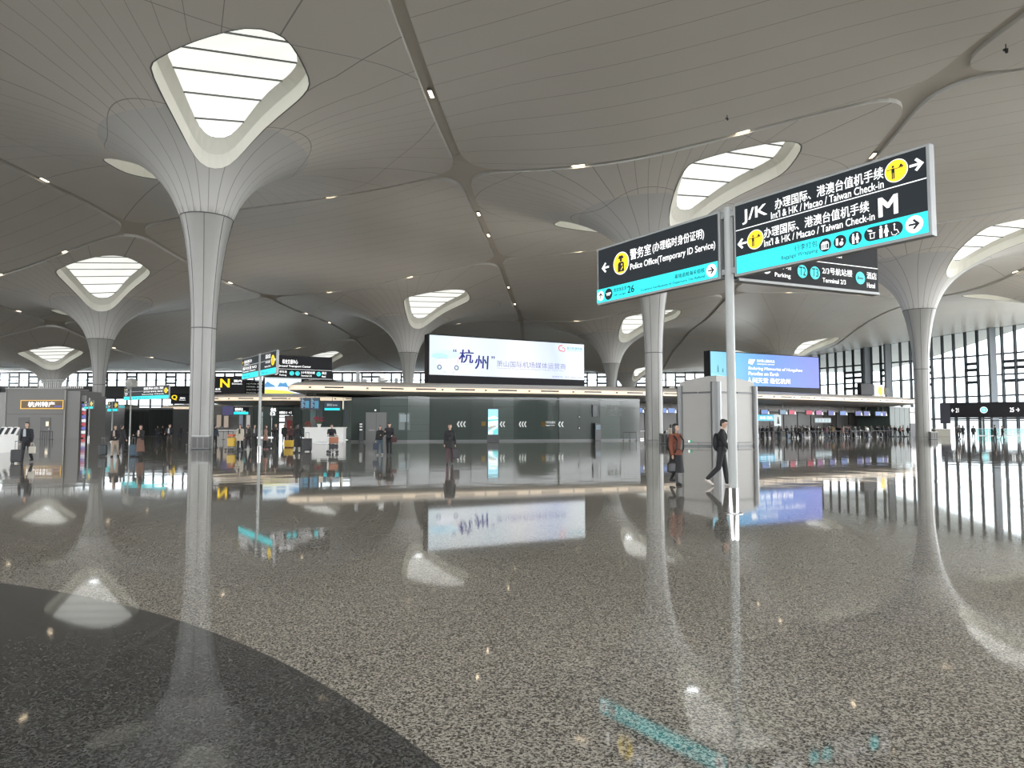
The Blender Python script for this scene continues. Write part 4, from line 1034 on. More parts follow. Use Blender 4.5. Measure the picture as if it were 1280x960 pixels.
lettering('M', u(6.46), u(6.73), 4.65, 4.93, M_wlight, b2, O, bold=.03)
lettering('行李打包', u(5.03), u(5.45), 4.43, 4.53, M_signface, b2, O, bold=0); lettering('Baggage Wrapping', u(4.78), u(5.45), 4.32, 4.40, M_signface, b2, O, bold=0)
for uu in (5.58, 5.83, 6.08): circle(b2, u(uu), 4.42, .105, O, M_signface)
icon(b2, u(5.58), 4.41, .13, O + .003, M_wlight, rects=[(-.5, .5, -.45, -.36), (-.5, -.42, -.45, .2), (.42, .5, -.45, .2), (-.3, -.2, -.36, .2), (-.1, 0, -.36, .2), (.1, .2, -.36, .2)], polys=[[(-.55, .2), (.55, .2), (.3, .5), (-.3, .5)]])
icon(b2, u(5.83), 4.42, .13, O + .003, M_wlight, rects=[(-.5, -.2, -.4, .45)], discs=[(.2, -.25, .25), (.3, .2, .12)])
man(b2, u(6.05), 4.415, .13, O + .003, M_wlight); woman(b2, u(6.115), 4.415, .13, O + .003, M_wlight)
pill(b2, u(6.22), u(6.80), 4.32, 4.53, O, M_signface)
icon(b2, u(6.34), 4.43, .14, O + .003, M_wlight, rects=[(-.2, .3, -.55, -.47), (-.2, -.12, -.55, .05), (.22, .3, -.55, .05), (-.3, .4, .0, .08)], polys=[[(-.5, .5), (.0, .4), (.1, .25), (-.1, .2), (-.45, .35)]])
man(b2, u(6.48), 4.425, .15, O + .003, M_wlight); woman(b2, u(6.56), 4.425, .15, O + .003, M_wlight)
icon(b2, u(6.69), 4.42, .14, O + .003, M_wlight, rects=[(-.12, -.02, -.1, .35), (-.12, .2, -.14, -.05)], discs=[(-.07, .5, .11)], polys=[[(.15, -.1), (.25, -.1), (.42, -.5), (.32, -.5)], [(-.45, -.2), (-.38, -.2), (-.3, -.5), (0, -.6), (.18, -.45), (.24, -.5), (.02, -.68), (-.34, -.58)]])
circle(b2, u(6.96), 4.425, .125, O, M_wlight); arrow(b2, u(6.96), 4.425, .16, 'r', O + .003, M_signface)
# the third blade, at an angle
def third(t, pole, tip, z0, z1, small=False, k=1.0):
    d = Vector(tip) - Vector(pole); L = d.length; rel = math.atan2(d.y, d.x) - t.rotation_euler.z
    p = thing('sign_panel', None, None, (0, 0, 0), rel); p.parent = t; p['label'] = 'black blade pointing to the car park, terminals and hotel'
    MB().box(.14, L, -.07, .07, z0, z1).build('casing', M_signblack, p, bevel=.01)
    MB().box(.14, L, -.09, .09, z0 - .05, z0).build('bottom_rail', M_alu, p)
    zm = z0 + (z1 - z0) * .375
    rect(p, .2, L - .02, zm, zm + .015, .08, M_wlight, 'divider')
    v = lambda f: z0 + (z1 - z0) * f
    for uu, s_ in ((1.68, 'T2'), (2.0, 'T3')):
        circle(p, uu, v(.2), .125, .08, M_cyan); lettering(s_, uu - .08, uu + .08, v(.14), v(.27), M_signface, p, .083, bold=.01)
    lettering('2/3号航站楼', 2.19, 2.98, v(.2), v(.31), M_wlight, p, .08, bold=.015); lettering('Terminal 2/3', 2.19, 2.80, v(.07), v(.14), M_wlight, p, .08, bold=.02)
    circle(p, 3.2, v(.2), .125, .08, M_cyan); icon(p, 3.2, v(.2), .13, .083, M_signface, rects=[(-.6, .6, -.15, .05), (-.6, -.5, -.35, .35)], discs=[(-.3, .2, .1)])
    lettering('酒店', 3.38, 3.65, v(.2), v(.31), M_wlight, p, .08, bold=.015); lettering('Hotel', 3.38, 3.60, v(.06), v(.14), M_wlight, p, .08, bold=.02)
    lettering('停车场', 1.0, 1.4, v(.2), v(.31), M_wlight, p, .08, bold=.015); lettering('Parking', 1.0, 1.38, v(.06), v(.14), M_wlight, p, .08, bold=.02)
    circle(p, .8, v(.2), .12, .08, M_wlight); lettering('P', .76, .86, v(.13), v(.27), M_signface, p, .083, bold=.02)
    lettering('综合交通中心', 1.15, 2.0, v(.62), v(.82), M_wlight, p, .08, bold=.02); lettering('Ground Transport Center', .9, 2.75, v(.45), v(.57), M_wlight, p, .08, bold=.02)
    arrow(p, .5, v(.65), .2, 'l', .08, M_wlight)
third(t, (3.95, 12.8), (7.36, 14.27), 4.24, 5.50)

# middle signpost
def small_post(label, pole, left, right, low, z1, tip3=None):
    d = Vector(right) - Vector(left); t, zl, zt = signpost(label, pole, d, low=low)
    uL = -(Vector(left) - Vector(pole)).length; uR = (Vector(right) - Vector(pole)).length
    for k, (a, b) in enumerate(((uL, -.14), (.14, uR))):
        p = blade(t, a, b, low, z1); w = b - a; v = lambda f: low + (z1 - low) * f
        rect(p, a + .05, b - .05, low + .04, v(.27), .076, M_cyan, 'cyan_band'); rect(p, a + .05, b - .05, v(.62), v(.63), O, M_wlight, 'divider')
        if k == 0:
            arrow(p, a + .25, v(.8), .2, 'l', O, M_ylight); lettering('值机柜台', a + .5, a + w * .6, v(.74), v(.88), M_wlight, p, O, bold=.02); lettering('Check-in', a + .5, a + w * .45, v(.66), v(.72), M_wlight, p, O, bold=.02)
            lettering('国内出发 N/Q', a + .25, b - .4, v(.42), v(.57), M_wlight, p, O, bold=.02); lettering('Domestic Check-in', a + .25, b - .6, v(.32), v(.39), M_wlight, p, O, bold=.02)
        else:
            circle(p, b - .55, v(.6), .28, O, M_ylight); man(p, b - .55, v(.6), .32, O + .003, M_signface); arrow(p, b - .2, v(.6), .2, 'r', O, M_wlight)
            lettering('国际出发', a + w * .35, b - .95, v(.72), v(.9), M_wlight, p, O, bold=.02); lettering('问讯处', a + w * .35, b - 1.0, v(.52), v(.6), M_wlight, p, O, bold=.02); lettering('Security Check', a + w * .3, b - .9, v(.33), v(.42), M_wlight, p, O, bold=.02)
        lettering('卫生间 Toilet', a + .2, a + w * .5, v(.08), v(.19), M_signface, p, O, bold=.01)
    if tip3: third(t, pole, tip3, low, z1)
    return t
small_post('middle signpost with cyan banded blades, between the left column and the glass wall', (fx(325, 39.7), 39.7), (fx(303.7, 42.5), 42.5), (fx(347, 37.4), 37.4), 4.32, 5.58, (fx(414, 41.6), 41.6))
# far left signpost
t = small_post('distant signpost with a wide cyan band, between the two left columns', (fx(163.5, 76), 76), (fx(159, 77), 77), (fx(215, 72), 72), 4.35, 5.75)
MB().ball((0, 0, 6.1), .62).build('round_sign', mat('round_pale', (.4, .4, .38), .5), t)
t = small_post('faraway signpost with cyan blades just right of the second column shaft', (fx(141, 84), 84), (fx(136, 85), 85), (fx(149, 83), 83), 3.3, 4.5)
t = small_post('faraway signpost with cyan blades, left of the second column shaft', (fx(112, 84), 84), (fx(105, 85), 85), (fx(116, 83), 83), 3.6, 4.6)

# ------------------------------------------------------------------ grey shop block at far left
BX0, BX1, BY = fx(8, 95), fx(80.5, 95), 95.0
t = thing('shop_block', 'grey panelled shop block at the far left with a gold framed sign and two doors', 'building', (BX0, BY, 0)); w = BX1 - BX0
M_blk = mat('block_grey', (.175, .172, .165), .45, noise=.04)
MB().box(0, w, 0, 5, 0, 3.15).build('lower_panels', M_blk, t); MB().box(0, w, 0, 5, 3.19, 6.55).build('upper_panels', M_blk, t); MB().box(.05, w - .05, .05, 4.9, 3.1, 3.25).build('joint', M_black, t)
MB().box(w + .05, w + .2, -.12, .2, 0, 6.4).build('edge_strip', M_lgrey, t); MB().box(-.1, 0, -.08, .2, 0, 6.6).build('edge_strip', M_lgrey, t)
MB().box(w + .2, w + 2.0, .1, 5, 0, 6.3).box(w + 2.0, w + 2.7, .4, 5, 0, 5.7).build('side_wing', mat('block_wing', (.21, .205, .20), .45), t)
MB().box(-4, -.1, .2, 5, 0, 6.1).build('left_wing', mat('block_left', (.30, .295, .285), .45), t)
MB().box(-.2, w + .2, -.1, 5.1, 6.55, 6.68).build('roof_edge', M_lgrey, t)
for x0, x1 in ((fx(24, 95) - BX0, fx(37.5, 95) - BX0), (fx(51.5, 95) - BX0, fx(64.5, 95) - BX0)):
    d_ = MB().box(x0, x1, -.05, .0, 0, 2.75).build('door', mat('block_door', (.095, .092, .088), .4), t); MB().box(x1 - .25, x1 - .15, -.12, -.05, 1.1, 1.3).build('handle', M_steel, d_)
MB().box(fx(58.8, 95) - BX0, fx(62, 95) - BX0, -.12, -.06, 1.6, 2.2).build('lit_plate', emis('warm_plate', (1, .9, .7)), t)
s_ = thing('shop_sign', 'gold framed light box sign with white Chinese characters on the grey shop block', 'sign', (fx(27.5, 95), BY - .28, 0)); sw = fx(81, 95) - fx(27.5, 95)
M_gold = emis('gold_frame', (.90, .55, .12), .9)
MB().box(0, sw, 0, .15, 3.85, 5.05).build('back_plate', mat('sign_brown', (.10, .065, .03), .5, emit=(.12, .07, .03), es=.6), s_)
MB().box(0, sw, -.05, 0, 3.85, 3.97).box(0, sw, -.05, 0, 4.95, 5.05).box(0, .1, -.05, 0, 3.85, 5.05).box(sw - .1, sw, -.05, 0, 3.85, 5.05).build('frame', M_gold, s_)
lettering('杭州特产', sw * .18, sw * .80, 4.15, 4.82, M_wlight, s_, .06, bold=.05); lettering('Specialties', sw * .80, sw * .97, 4.12, 4.3, emis('blue_script', (.10, .20, .9)), s_, .06, bold=.04)
# railing on its roof
t = thing('roof_railing', 'pale railing and slats on top of the grey shop block', 'railing', (BX0, BY, 6.68))
r_ = MB()
for k in range(9): r_.bar((k * w / 8, .3, 0), (k * w / 8, .3, 1.1), .06)
r_.bar((-.2, .3, 1.1), (w + 2, .3, 1.1), .08); r_.build('rail', M_alu, t)
r_ = MB()
for k in range(22): r_.bar((w * .45 + k * .28, 1.2, 0), (w * .45 + k * .28, 1.2, .9), .1)
r_.build('slats', M_white, t)
# display shelf with coloured goods beside the block
t = thing('goods_display', 'narrow red, white and blue goods display at the right edge of the grey block', 'display', (fx(106.5, 93), 93, 0))
for k in range(9): MB().box(-.28, .28, -.2, .2, .1 + k * .5, .5 + k * .5).build('goods_box', [emis('g_red', (.55, .08, .10), .7), emis('g_white', (.8, .8, .85), .8), emis('g_blue', (.15, .15, .5), .8)][k % 3], t)
MB().box(-.35, -.3, -.25, .25, 0, 4.8).box(.3, .35, -.25, .25, 0, 4.8).build('frame', M_dark, t)
# dark glazed booth and shop fronts between the left columns
t = thing('dark_pavilion', 'dark glazed pavilion with black frames seen between the two left columns', 'booth', (fx(163, 112), 112, 0)); w = fx(216, 112) - fx(163, 112)
M_dglass = mat('dark_glazing', (.035, .04, .04), .08, spec=.8)
for k in range(9): MB().box(k * w / 9 + .04, (k + 1) * w / 9 - .04, 0, .08, .1, 4.2 if k > 3 else 3.9).build('glass_panel', M_dglass, t)
MB().box(-.05, w + .05, .1, 6, 0, 4.3).build('core', mat('pavilion_core', (.03, .03, .03), .5), t); MB().box(-.1, w + .1, -.15, .1, 4.2, 4.5).build('cornice', M_dgrey, t)
t = thing('shop', 'dark shop front under the far canopy left of the nearest column', 'shop', (fx(212, 143), 143, 0)); w = 6
MB().box(0, 9, 0, 4, 0, 4.49).build('front', mat('shopfront', (.05, .05, .045), .4), t); MB().box(1.2, 3.6, -.1, 0, 1.8, 3.6).build('poster', emis('dim_blue_poster', (.06, .09, .14)), t)
for x in (.2, 4.4, 6.2): MB().box(x, x + .5, -.15, 0, 1.0, 3.8).build('pillar', M_lgrey, t)
t = thing('shop', 'dark glazed shop front behind the second column shaft', 'shop', (fx(107, 118), 118, 0)); MB().box(0, 6.5, 0, 4, 0, 5.2).build('front', M_dglass, t)
MB().box(0, 6.5, -.1, 0, 4.6, 5.0).build('sign_band', emis('cy_dim', (.05, .35, .38)), t)

# ------------------------------------------------------------------ under the second canopy: desks, shop, boards
t = thing('island_core', 'grey-green panelled wall with a pink lit shop doorway behind the queueing people', 'wall', (0, 0, 0))
xa, xb = fx(316, 99), fx(372, 99)
xs = [fx(p_, 99) for p_ in (316, 328, 340, 349, 366, 378, 390)]
for k, (a, b) in enumerate(zip(xs, xs[1:])):
    if k == 3: MB().box(a, b, 99.0, 99.1, 3.1, 4.45).build('panel', M_greenglass, t)
    else: MB().box(a + .03, b - .03, 99.0, 99.1, 0.1, 4.45).build('panel', M_greenglass2 if k % 2 else M_greenglass, t)
MB().box(xs[3], xs[4], 101.5, 101.6, 0, 3.1).build('shop_wall', mat('pink_wall', (.45, .32, .29), .5), t); MB().box(fx(356, 100), fx(362, 100), 101.2, 101.4, .6, 2.4).build('red_cabinet', mat('red_cab', (.5, .05, .04), .4), t)
MB().box(xs[3], xs[4], 98.8, 99.0, 3.1, 3.9).build('shop_fascia', M_signblack, t)
f_ = thing('lettering_panel', None, None, (xs[3], 98.8, 0)); f_.parent = t; lettering('免税商店 12', .1, 1.2, 3.3, 3.65, M_wlight, f_, .02, bold=.03); lettering('→ 5', 1.4, 1.8, 3.3, 3.65, M_wlight, f_, .02)
f_ = thing('lettering_panel', None, None, (fx(338.5, 98.9), 98.9, 0)); f_.parent = t; lettering('值机', 0, .75, 3.6, 4.1, M_wlight, f_, .02, bold=.04); lettering('12', 0, .65, 3.1, 3.5, M_wlight, f_, .02, bold=.04)
# open area left of it: back wall, cyan board, hanging screen
MB().box(fx(266, 104), fx(316, 104), 104, 104.2, 0, 4.45).build('rear_wall', mat('dim_hall', (.09, .085, .08), .5), t)
for k, (a, b, c) in enumerate(((272, 277, (.55, .45, .35)), (281, 286, (.6, .5, .4)), (300, 304, (.25, .28, .35)), (309, 313, (.7, .7, .65)))):
    MB().box(fx(a, 103.9), fx(b, 103.9), 103.7, 103.95, 1.4, 3.2).build('lit_shelf', emis('shelf%d' % k, c, .5), t)
t = thing('hanging_board', 'small cyan and white board hanging under the second canopy', 'sign', (fx(292, 98), 98, 0)); MB().box(0, 2.1, 0, .12, 3.15, 4.2).build('casing', M_signblack, t, bevel=.01); MB().tube([(.3, .06, 4.2), (.3, .06, 4.49)], .02, 6).build('hanger', M_dgrey, t); MB().tube([(1.8, .06, 4.2), (1.8, .06, 4.49)], .02, 6).build('hanger', M_dgrey, t)
rect(t, .05, 2.05, 3.2, 3.55, .02, M_cyan, 'cyan_band'); lettering('值机柜台', .2, 1.3, 3.75, 4.1, M_wlight, t, .02, bold=.03); lettering('Check-in Counter', .2, 1.7, 3.6, 3.7, M_wlight, t, .02)
t = thing('hanging_screen', 'dark blue flight screen hanging right of the nearest column', 'screen', (fx(277.5, 97), 97, 0), .2); MB().box(0, 1.5, 0, .15, 3.0, 4.4).build('casing', M_black, t, bevel=.02)
rect(t, .08, 1.42, 3.1, 4.3, .02, emis('deep_violet', (.05, .045, .12)), 'screen'); MB().tube([(.75, .1, 4.4), (.75, .1, 4.5)], .04, 8).build('hanger', M_dgrey, t)
for k, (p0, p1, w_) in enumerate(((266, 286, 'white desk right of the nearest column behind the man in the blue jacket'), (287, 301, 'white desk behind the people with the yellow trolley'))):
    t = thing('service_desk', w_, 'desk', (fx(p0, 90), 90, 0)); L = fx(p1, 90) - fx(p0, 90)
    MB().box(0, L, 0, .7, 0, 1.05).build('body', M_lgrey, t, bevel=.02); MB().box(-.05, L + .05, -.06, .75, 1.05, 1.12).build('counter_top', M_white, t); MB().box(L * .4, L * .4 + .5, .3, .36, 1.15, 1.55).build('computer', M_black, t)

# information desk under the tip of the long canopy with flight screens
t = thing('information_desk', 'white information desk under the tip of the long canopy', 'desk', (fx(381, 66), 66, 0)); L = fx(430, 66) - fx(381, 66)
MB().box(0, L, 0, 1.0, 0, 1.4).build('body', M_white, t, bevel=.03); MB().box(-.08, L + .08, -.1, 1.05, 1.4, 1.48).build('counter_top', M_white, t, bevel=.02); MB().box(.02, L - .02, -.015, 0, .0, .12).build('kick_plate', M_steel, t)
t = thing('flower_pot', 'red flowers in a white pot on the information desk', 'plant', (fx(399, 66.4), 66.5, 1.48))
MB().tube([(0, 0, 0), (0, 0, .3)], [.12, .2], 14).build('pot', M_white, t)
fl = MB(); lf = MB()
for k in range(34):
    a, r_, z = random.uniform(0, 2 * PI), random.uniform(0, .48), random.uniform(.5, .95); x, y = r_ * math.cos(a), r_ * math.sin(a)
    fl.ball((x, y, z), random.uniform(.05, .09), 8); lf.bar((x * .2, y * .2, .25), (x, y, z), .02)
fl.build('blossoms', mat('deep_red_petals', (.30, .02, .06), .6), t); lf.build('stems', mat('leaf_green', (.05, .12, .04), .6), t)
t = thing('flower_pot', 'small brown and red flower arrangement left of the pot on the information desk', 'plant', (fx(385, 66.4), 66.5, 1.48))
MB().box(-.25, .25, -.15, .15, 0, .25).build('planter', mat('brown_planter', (.12, .05, .03), .6), t); fl = MB()
for k in range(16): fl.ball((random.uniform(-.25, .25), random.uniform(-.1, .1), random.uniform(.25, .5)), .06, 8)
fl.build('blossoms', mat('dull_red_petals', (.25, .05, .04), .6), t)
for k, (p0, p1, z0, z1, Y, rz, w_) in enumerate(((375.5, 388, 3.15, 4.25, 67, -.12, 'left of the pair of dark flight screens under the canopy tip'), (387.5, 400, 3.1, 4.25, 67, -.18, 'right of the pair of dark flight screens under the canopy tip'), (405, 425, 3.1, 4.1, 72, .1, 'separate dark screen with a cyan stripe, right of the flight screen pair'))):
    t = thing('flight_screen', w_, 'screen', (fx(p0, Y), Y, 0), rz); L = (fx(p1, Y) - fx(p0, Y)) / math.cos(rz)
    MB().box(0, L, 0, .12, z0, z1).build('casing', M_black, t, bevel=.015); rect(t, .04, L - .04, z0 + .05, z1 - .05, .01, emis('dark_blue_screen%d' % k, (.02, .035, .06)), 'screen')
    if k < 2:
        for q in range(7): rect(t, .1, L * (.3 + .08 * (q % 3)), z1 - .16 - q * .13, z1 - .11 - q * .13, .014, emis('row%d%d' % (k, q), (.25, .45, .6)), 'text_row')
        rect(t, L * .5, L * .9, z0 + .15, z1 - .3, .013, emis('map%d' % k, (.05, .22, .35)), 'text_block')
    else: rect(t, .06, L - .06, z0 + .08, z0 + .3, .014, M_cyan, 'cyan_band'); lettering('服务台 Service', .3, L - .3, z0 + .5, z0 + .75, M_mark, t, .015)
    MB().tube([(L / 2, .06, z1), (L / 2, .06, 4.72)], .025, 8).build('hanger', M_dgrey, t)
t = thing('slim_lamp', 'slim lit vertical wall light at the left end of the green glass wall', 'lamp', (fx(429, 70.5), 70.5, 0)); MB().box(-.07, .07, -.05, .05, 3.2, 4.5).build('casing', M_alu, t); rect(t, -.05, .05, 3.3, 4.4, .06, emis('soft_warm', (1, .9, .7), .8), 'diffuser')
t = thing('black_column_screen', 'narrow black vertical screen at the left end of the green glass wall', 'screen', (fx(433.5, 70.6), 70.6, 0)); MB().box(-.15, .15, -.06, .06, 1.9, 3.2).build('casing', M_black, t); rect(t, -.12, .12, 1.95, 3.15, .065, emis('dark_glow', (.01, .02, .03)), 'screen')
# ------------------------------------------------------------------ bins, barriers, machines, luggage
def bin_(label, x, y, rz=0, w=1.1):
    t = thing('litter_bin', label, 'bin', (x, y, 0), rz)
    MB().box(-w / 2, w / 2, -.25, .25, .04, .88).build('body', M_dgrey, t, bevel=.02); MB().box(-w / 2 - .02, w / 2 + .02, -.27, .27, .88, .93).build('lid', M_steel, t)
    for k in range(3): MB().box(-w / 2 + .06 + k * w / 3, -w / 2 + w / 3 - .04 + k * w / 3, -.262, -.25, .12, .8).build('door_panel', mat('bin_door', (.09, .085, .08), .3, .3), t)
    MB().box(-w / 2, w / 2, -.22, .22, 0, .04).build('plinth', M_black, t)
bin_('dark triple litter bin at the foot of the nearest column', -20.95, 48.2, .05, 1.15)
bin_('dark metal stand with pale edge beside the column shaft behind the woman in rust jacket', fx(831, 63), 63.0, .1, .9)
bin_('small grey stand at the foot of the right-hand column', fx(1165, 84), 84.0, 0, .8)
M_belt = mat('belt_black', (.015, .015, .017), .6)
def barrier(label, pts, group):
    t = thing('belt_barrier', label, 'barrier', (pts[0][0], pts[0][1], 0), 0, group)
    o = Vector(pts[0])
    for p in pts:
        q = Vector(p) - o; MB().tube([(q.x, q.y, .03), (q.x, q.y, 1.0)], .035, 8).tube([(q.x, q.y, 0), (q.x, q.y, .03)], .17, 14).build('post', M_black, t)
    for a, b in zip(pts, pts[1:]):
        A, B = Vector(a) - o, Vector(b) - o; MB().bar((A.x, A.y, .92), (B.x, B.y, .92), .01, .06).build('belt', M_belt, t)
rows = [(949, 965, 1.0), (966, 992, 1.5), (1004, 1030, 1.2), (1032, 1058, 1.4), (1063, 1086, 1.0), (1088, 1118, 1.2)]
for k, (a, b, off) in enumerate(rows):
    P = [hall(a + (b - a) * i / 3, off) for i in range(4)]
    barrier('black belt barrier in front of the check-in queue, ' + ['just right of the white kiosk', 'second run from the white kiosk', 'third run from the white kiosk', 'before the middle', 'beside the person in white', 'nearest the glass booth'][k], P, None)
barrier('black belt barrier in front of the grey shop block', [(fx(p, 88), 88 - i * .8) for i, p in enumerate((52, 60, 68, 76, 84, 93))], None)
barrier('black belt barrier before the white desks right of the nearest column', [(fx(p, 84), 84.0) for p in (268, 280, 292)], None)
barrier('low belt barrier at the check-in end of the green glass wall', [(fx(p, 77), 77.0) for p in (779, 787, 795)], None)
# glass balustrade and desks before the gates
t = thing('glass_balustrade', 'greenish glass balustrade in front of the gates at the far right', 'railing', (fx(1219, 118), 118, 0))
for k in range(5): MB().box(k * 2 + .04, k * 2 + 1.96, 0, .03, .1, 1.15).build('glass_panel', glass_material('balustrade_glass', (.55, .75, .75)), t)
MB().box(0, 10, -.03, .06, 1.15, 1.2).box(0, 10, -.02, .05, 0, .1).build('rail', M_alu, t)
for k, (p0, p1, Y, w_) in enumerate(((1168, 1187, 108, 'grey desk between the right-hand column and the gates'), (1150, 1166, 120, 'dark stand behind the right-hand column'))):
    t = thing('gate_desk', w_, 'desk', (fx(p0, Y), Y, 0)); L = fx(p1, Y) - fx(p0, Y)
    MB().box(0, L, 0, .8, 0, 1.1).build('body', mat('desk_olive', (.20, .19, .15), .5), t, bevel=.02); MB().box(-.05, L + .05, -.05, .85, 1.1, 1.18).build('counter_top', M_grey, t)
# self check-in machines far left
for k, px in enumerate((2.5, 10.5, 18.5)):
    Y = 42 + k * 1.2
    t = thing('self_check_in_machine', 'white self check-in machine, ' + ['at the left picture edge', 'middle of the three at the far left', 'right one of the three, beside the man with the black suitcase'][k], 'machine', (fx(px, Y), Y, 0), -.5)
    MB().prism([(-.14, -.2), (.14, -.2), (.14, .2), (-.14, .2)], 0, 1.0).build('pedestal', M_white, t)
    MB().box(-.145, .145, -.21, -.2, .15, .45).build('blue_panel', mat('blue_panel%d' % k, (.25, .42, .55), .4), t)
    MB().box(-.22, .22, -.06, .06, -.02, .55, M=Matrix.Translation((0, -.05, 1.0)) @ Matrix.Rotation(-.45, 4, 'X')).build('screen_head', M_white, t)
    MB().box(-.18, .18, -.07, -.061, .05, .48, M=Matrix.Translation((0, -.05, 1.0)) @ Matrix.Rotation(-.45, 4, 'X')).build('screen', mat('machine_screen', (.05, .06, .07), .15), t)
def suitcase(label, x, y, rz, w, h, d, m, handle=True, z=0):
    t = thing('suitcase', label, 'suitcase', (x, y, z), rz)
    MB().box(-w / 2, w / 2, -d / 2, d / 2, .06, h).build('shell', m, t, bevel=.045)
    rb = MB()
    for k in range(5): rb.box(-w * .38 + k * w * .19 - .008, -w * .38 + k * w * .19 + .008, -d / 2 - .006, -d / 2 + .002, .12, h - .08)
    rb.build('ribs', m, t)
    for sx_ in (-1, 1):
        for sy_ in (-1, 1): MB().disc(sx_ * w * .38, 0, .032, -.015, .015, n=12, M=Matrix.Translation((0, sy_ * d * .3, .032)) @ Matrix.Rotation(PI / 2, 4, 'X')).build('wheel', M_black, t)
    if handle: MB().tube([(-w * .2, 0, h), (-w * .2, 0, h + .34)], .01, 6).tube([(w * .2, 0, h), (w * .2, 0, h + .34)], .01, 6).box(-w * .24, w * .24, -.015, .015, h + .33, h + .36).build('handle', M_dgrey, t)
    return t
M_caseB = mat('black_case', (.012, .012, .014), .4); M_caseY = mat('yellow_case', (.62, .40, .04), .4); M_caseBl = mat('blue_case', (.03, .07, .11), .4); M_caseS = mat('silver_case', (.4, .42, .43), .35); M_caseT = mat('teal_black_case', (.012, .022, .026), .4)
suitcase('black suitcase pulled by the man in a dark jacket at the far left', fx(28, 30.2), 30.0, .2, .42, .58, .25, M_caseB)
suitcase('dark upright suitcase left of the woman in beige trousers', fx(128, 37), 37.2, 0, .36, .60, .25, M_caseT)
suitcase('dark blue suitcase beside the woman in the patterned skirt', fx(167, 36.5), 36.6, 0, .34, .62, .25, M_caseBl)
suitcase('yellow suitcase lying behind the person in the long black coat', fx(362, 52), 52.0, 0, .62, .55, .4, M_caseY, False)
suitcase('large black suitcase to the right of the person in the long black coat', fx(383, 43.5), 43.8, 0, .52, .82, .32, M_caseB)
suitcase('small dark bag on wheels at the feet of the woman in the pink coat', fx(338.5, 50.5), 50.5, 0, .5, .42, .3, M_caseB, False)
suitcase('red suitcase standing in the queue behind the first belt barrier', *hall(967, 1.9), 0, .45, .62, .28, mat('red_case', (.40, .03, .03), .4))
for k in range(9):
    s_ = suitcase('dark suitcase standing on the floor among the people in the check-in queue', *hall(968 + k * 16.5, 1.8 + .5 * (k % 3)), .3 * k, .42, .62, .27, [M_caseB, M_caseBl, M_caseT][k % 3]); s_['group'] = 'dark suitcases in the check-in queue'
suitcase('silver suitcase standing at the left edge of the queue', *hall(946, 2.6), 0, .4, .6, .26, M_caseS)
# yellow luggage trolley with cases left of the cream-coated woman
def trolley(label, x, y, rz, load, loadname):
    t = thing('luggage_trolley', label, 'trolley', (x, y, 0), rz)
    f = MB(); r = .016
    for s in (-.28, .28):
        f.tube([(s, .45, .22), (s, .48, 1.0)], r, 8); f.tube([(s, .45, .2), (s * .8, -.5, .17)], r, 8)
    f.tube([(-.3, .48, 1.0), (.3, .48, 1.0)], .024, 8); f.tube([(-.22, -.5, .17), (.22, -.5, .17)], r, 8)
    for k in range(5): f.tube([(-.26, .4 - k * .2, .2), (.26, .4 - k * .2, .2)], .01, 6)
    f.build('frame', M_steel, t)
    for p in ((-.27, .4), (.27, .4), (-.2, -.42), (.2, -.42)): MB().disc(p[0], 0, .085, -.02, .02, n=16, M=Matrix.Translation((0, p[1], .085)) @ Matrix.Rotation(PI / 2, 4, 'X') @ Matrix.Rotation(0, 4, 'Z')).build('wheel', M_black, t)
    MB().box(-.3, .3, .40, .44, .55, .95).build('advert_panel', M_white, t)
    return t
trolley('steel luggage trolley with an orange-brown case, right of the white information desk', fx(418, 41.5), 41.3, .3, None, None)
suitcase('orange-brown case resting on the luggage trolley', fx(420, 41.5), 41.1, .3, .52, .42, .34, mat('orange_case', (.34, .13, .07), .45), False, z=.52)
suitcase('dark flat bag under the orange-brown case on the luggage trolley', fx(420, 41.5), 41.1, .3, .5, .30, .36, M_caseB, False, z=.21)
trolley('luggage trolley stacked with a yellow case, left of the woman in the cream cardigan', fx(291.5, 46), 46.0, -.2, None, None)
suitcase('yellow case standing on the trolley beside the woman in the cream cardigan', fx(291.5, 46), 45.9, -.2, .46, .62, .34, M_caseY, False, z=.21)
suitcase('small yellow and red box on top of the yellow case on the trolley', fx(291.5, 46), 45.9, -.2, .4, .22, .3, mat('red_yellow_case', (.5, .12, .04), .45), False, z=.83)
def handbag(label, x, y, z, w, h, d, m, hl=.22, rz=0, name='handbag'):
    t = thing(name, label, 'bag', (x, y, z), rz)
    MB().prism([(-w / 2, -d / 2), (w / 2, -d / 2), (w / 2, d / 2), (-w / 2, d / 2)], 0, h).build('body', m, t, bevel=.03)
    MB().tube([(w * .3 * math.cos(a), 0, h + hl * math.sin(a)) for a in [PI * i / 10 for i in range(11)]], .011, 6).build('strap', m, t)
    return t

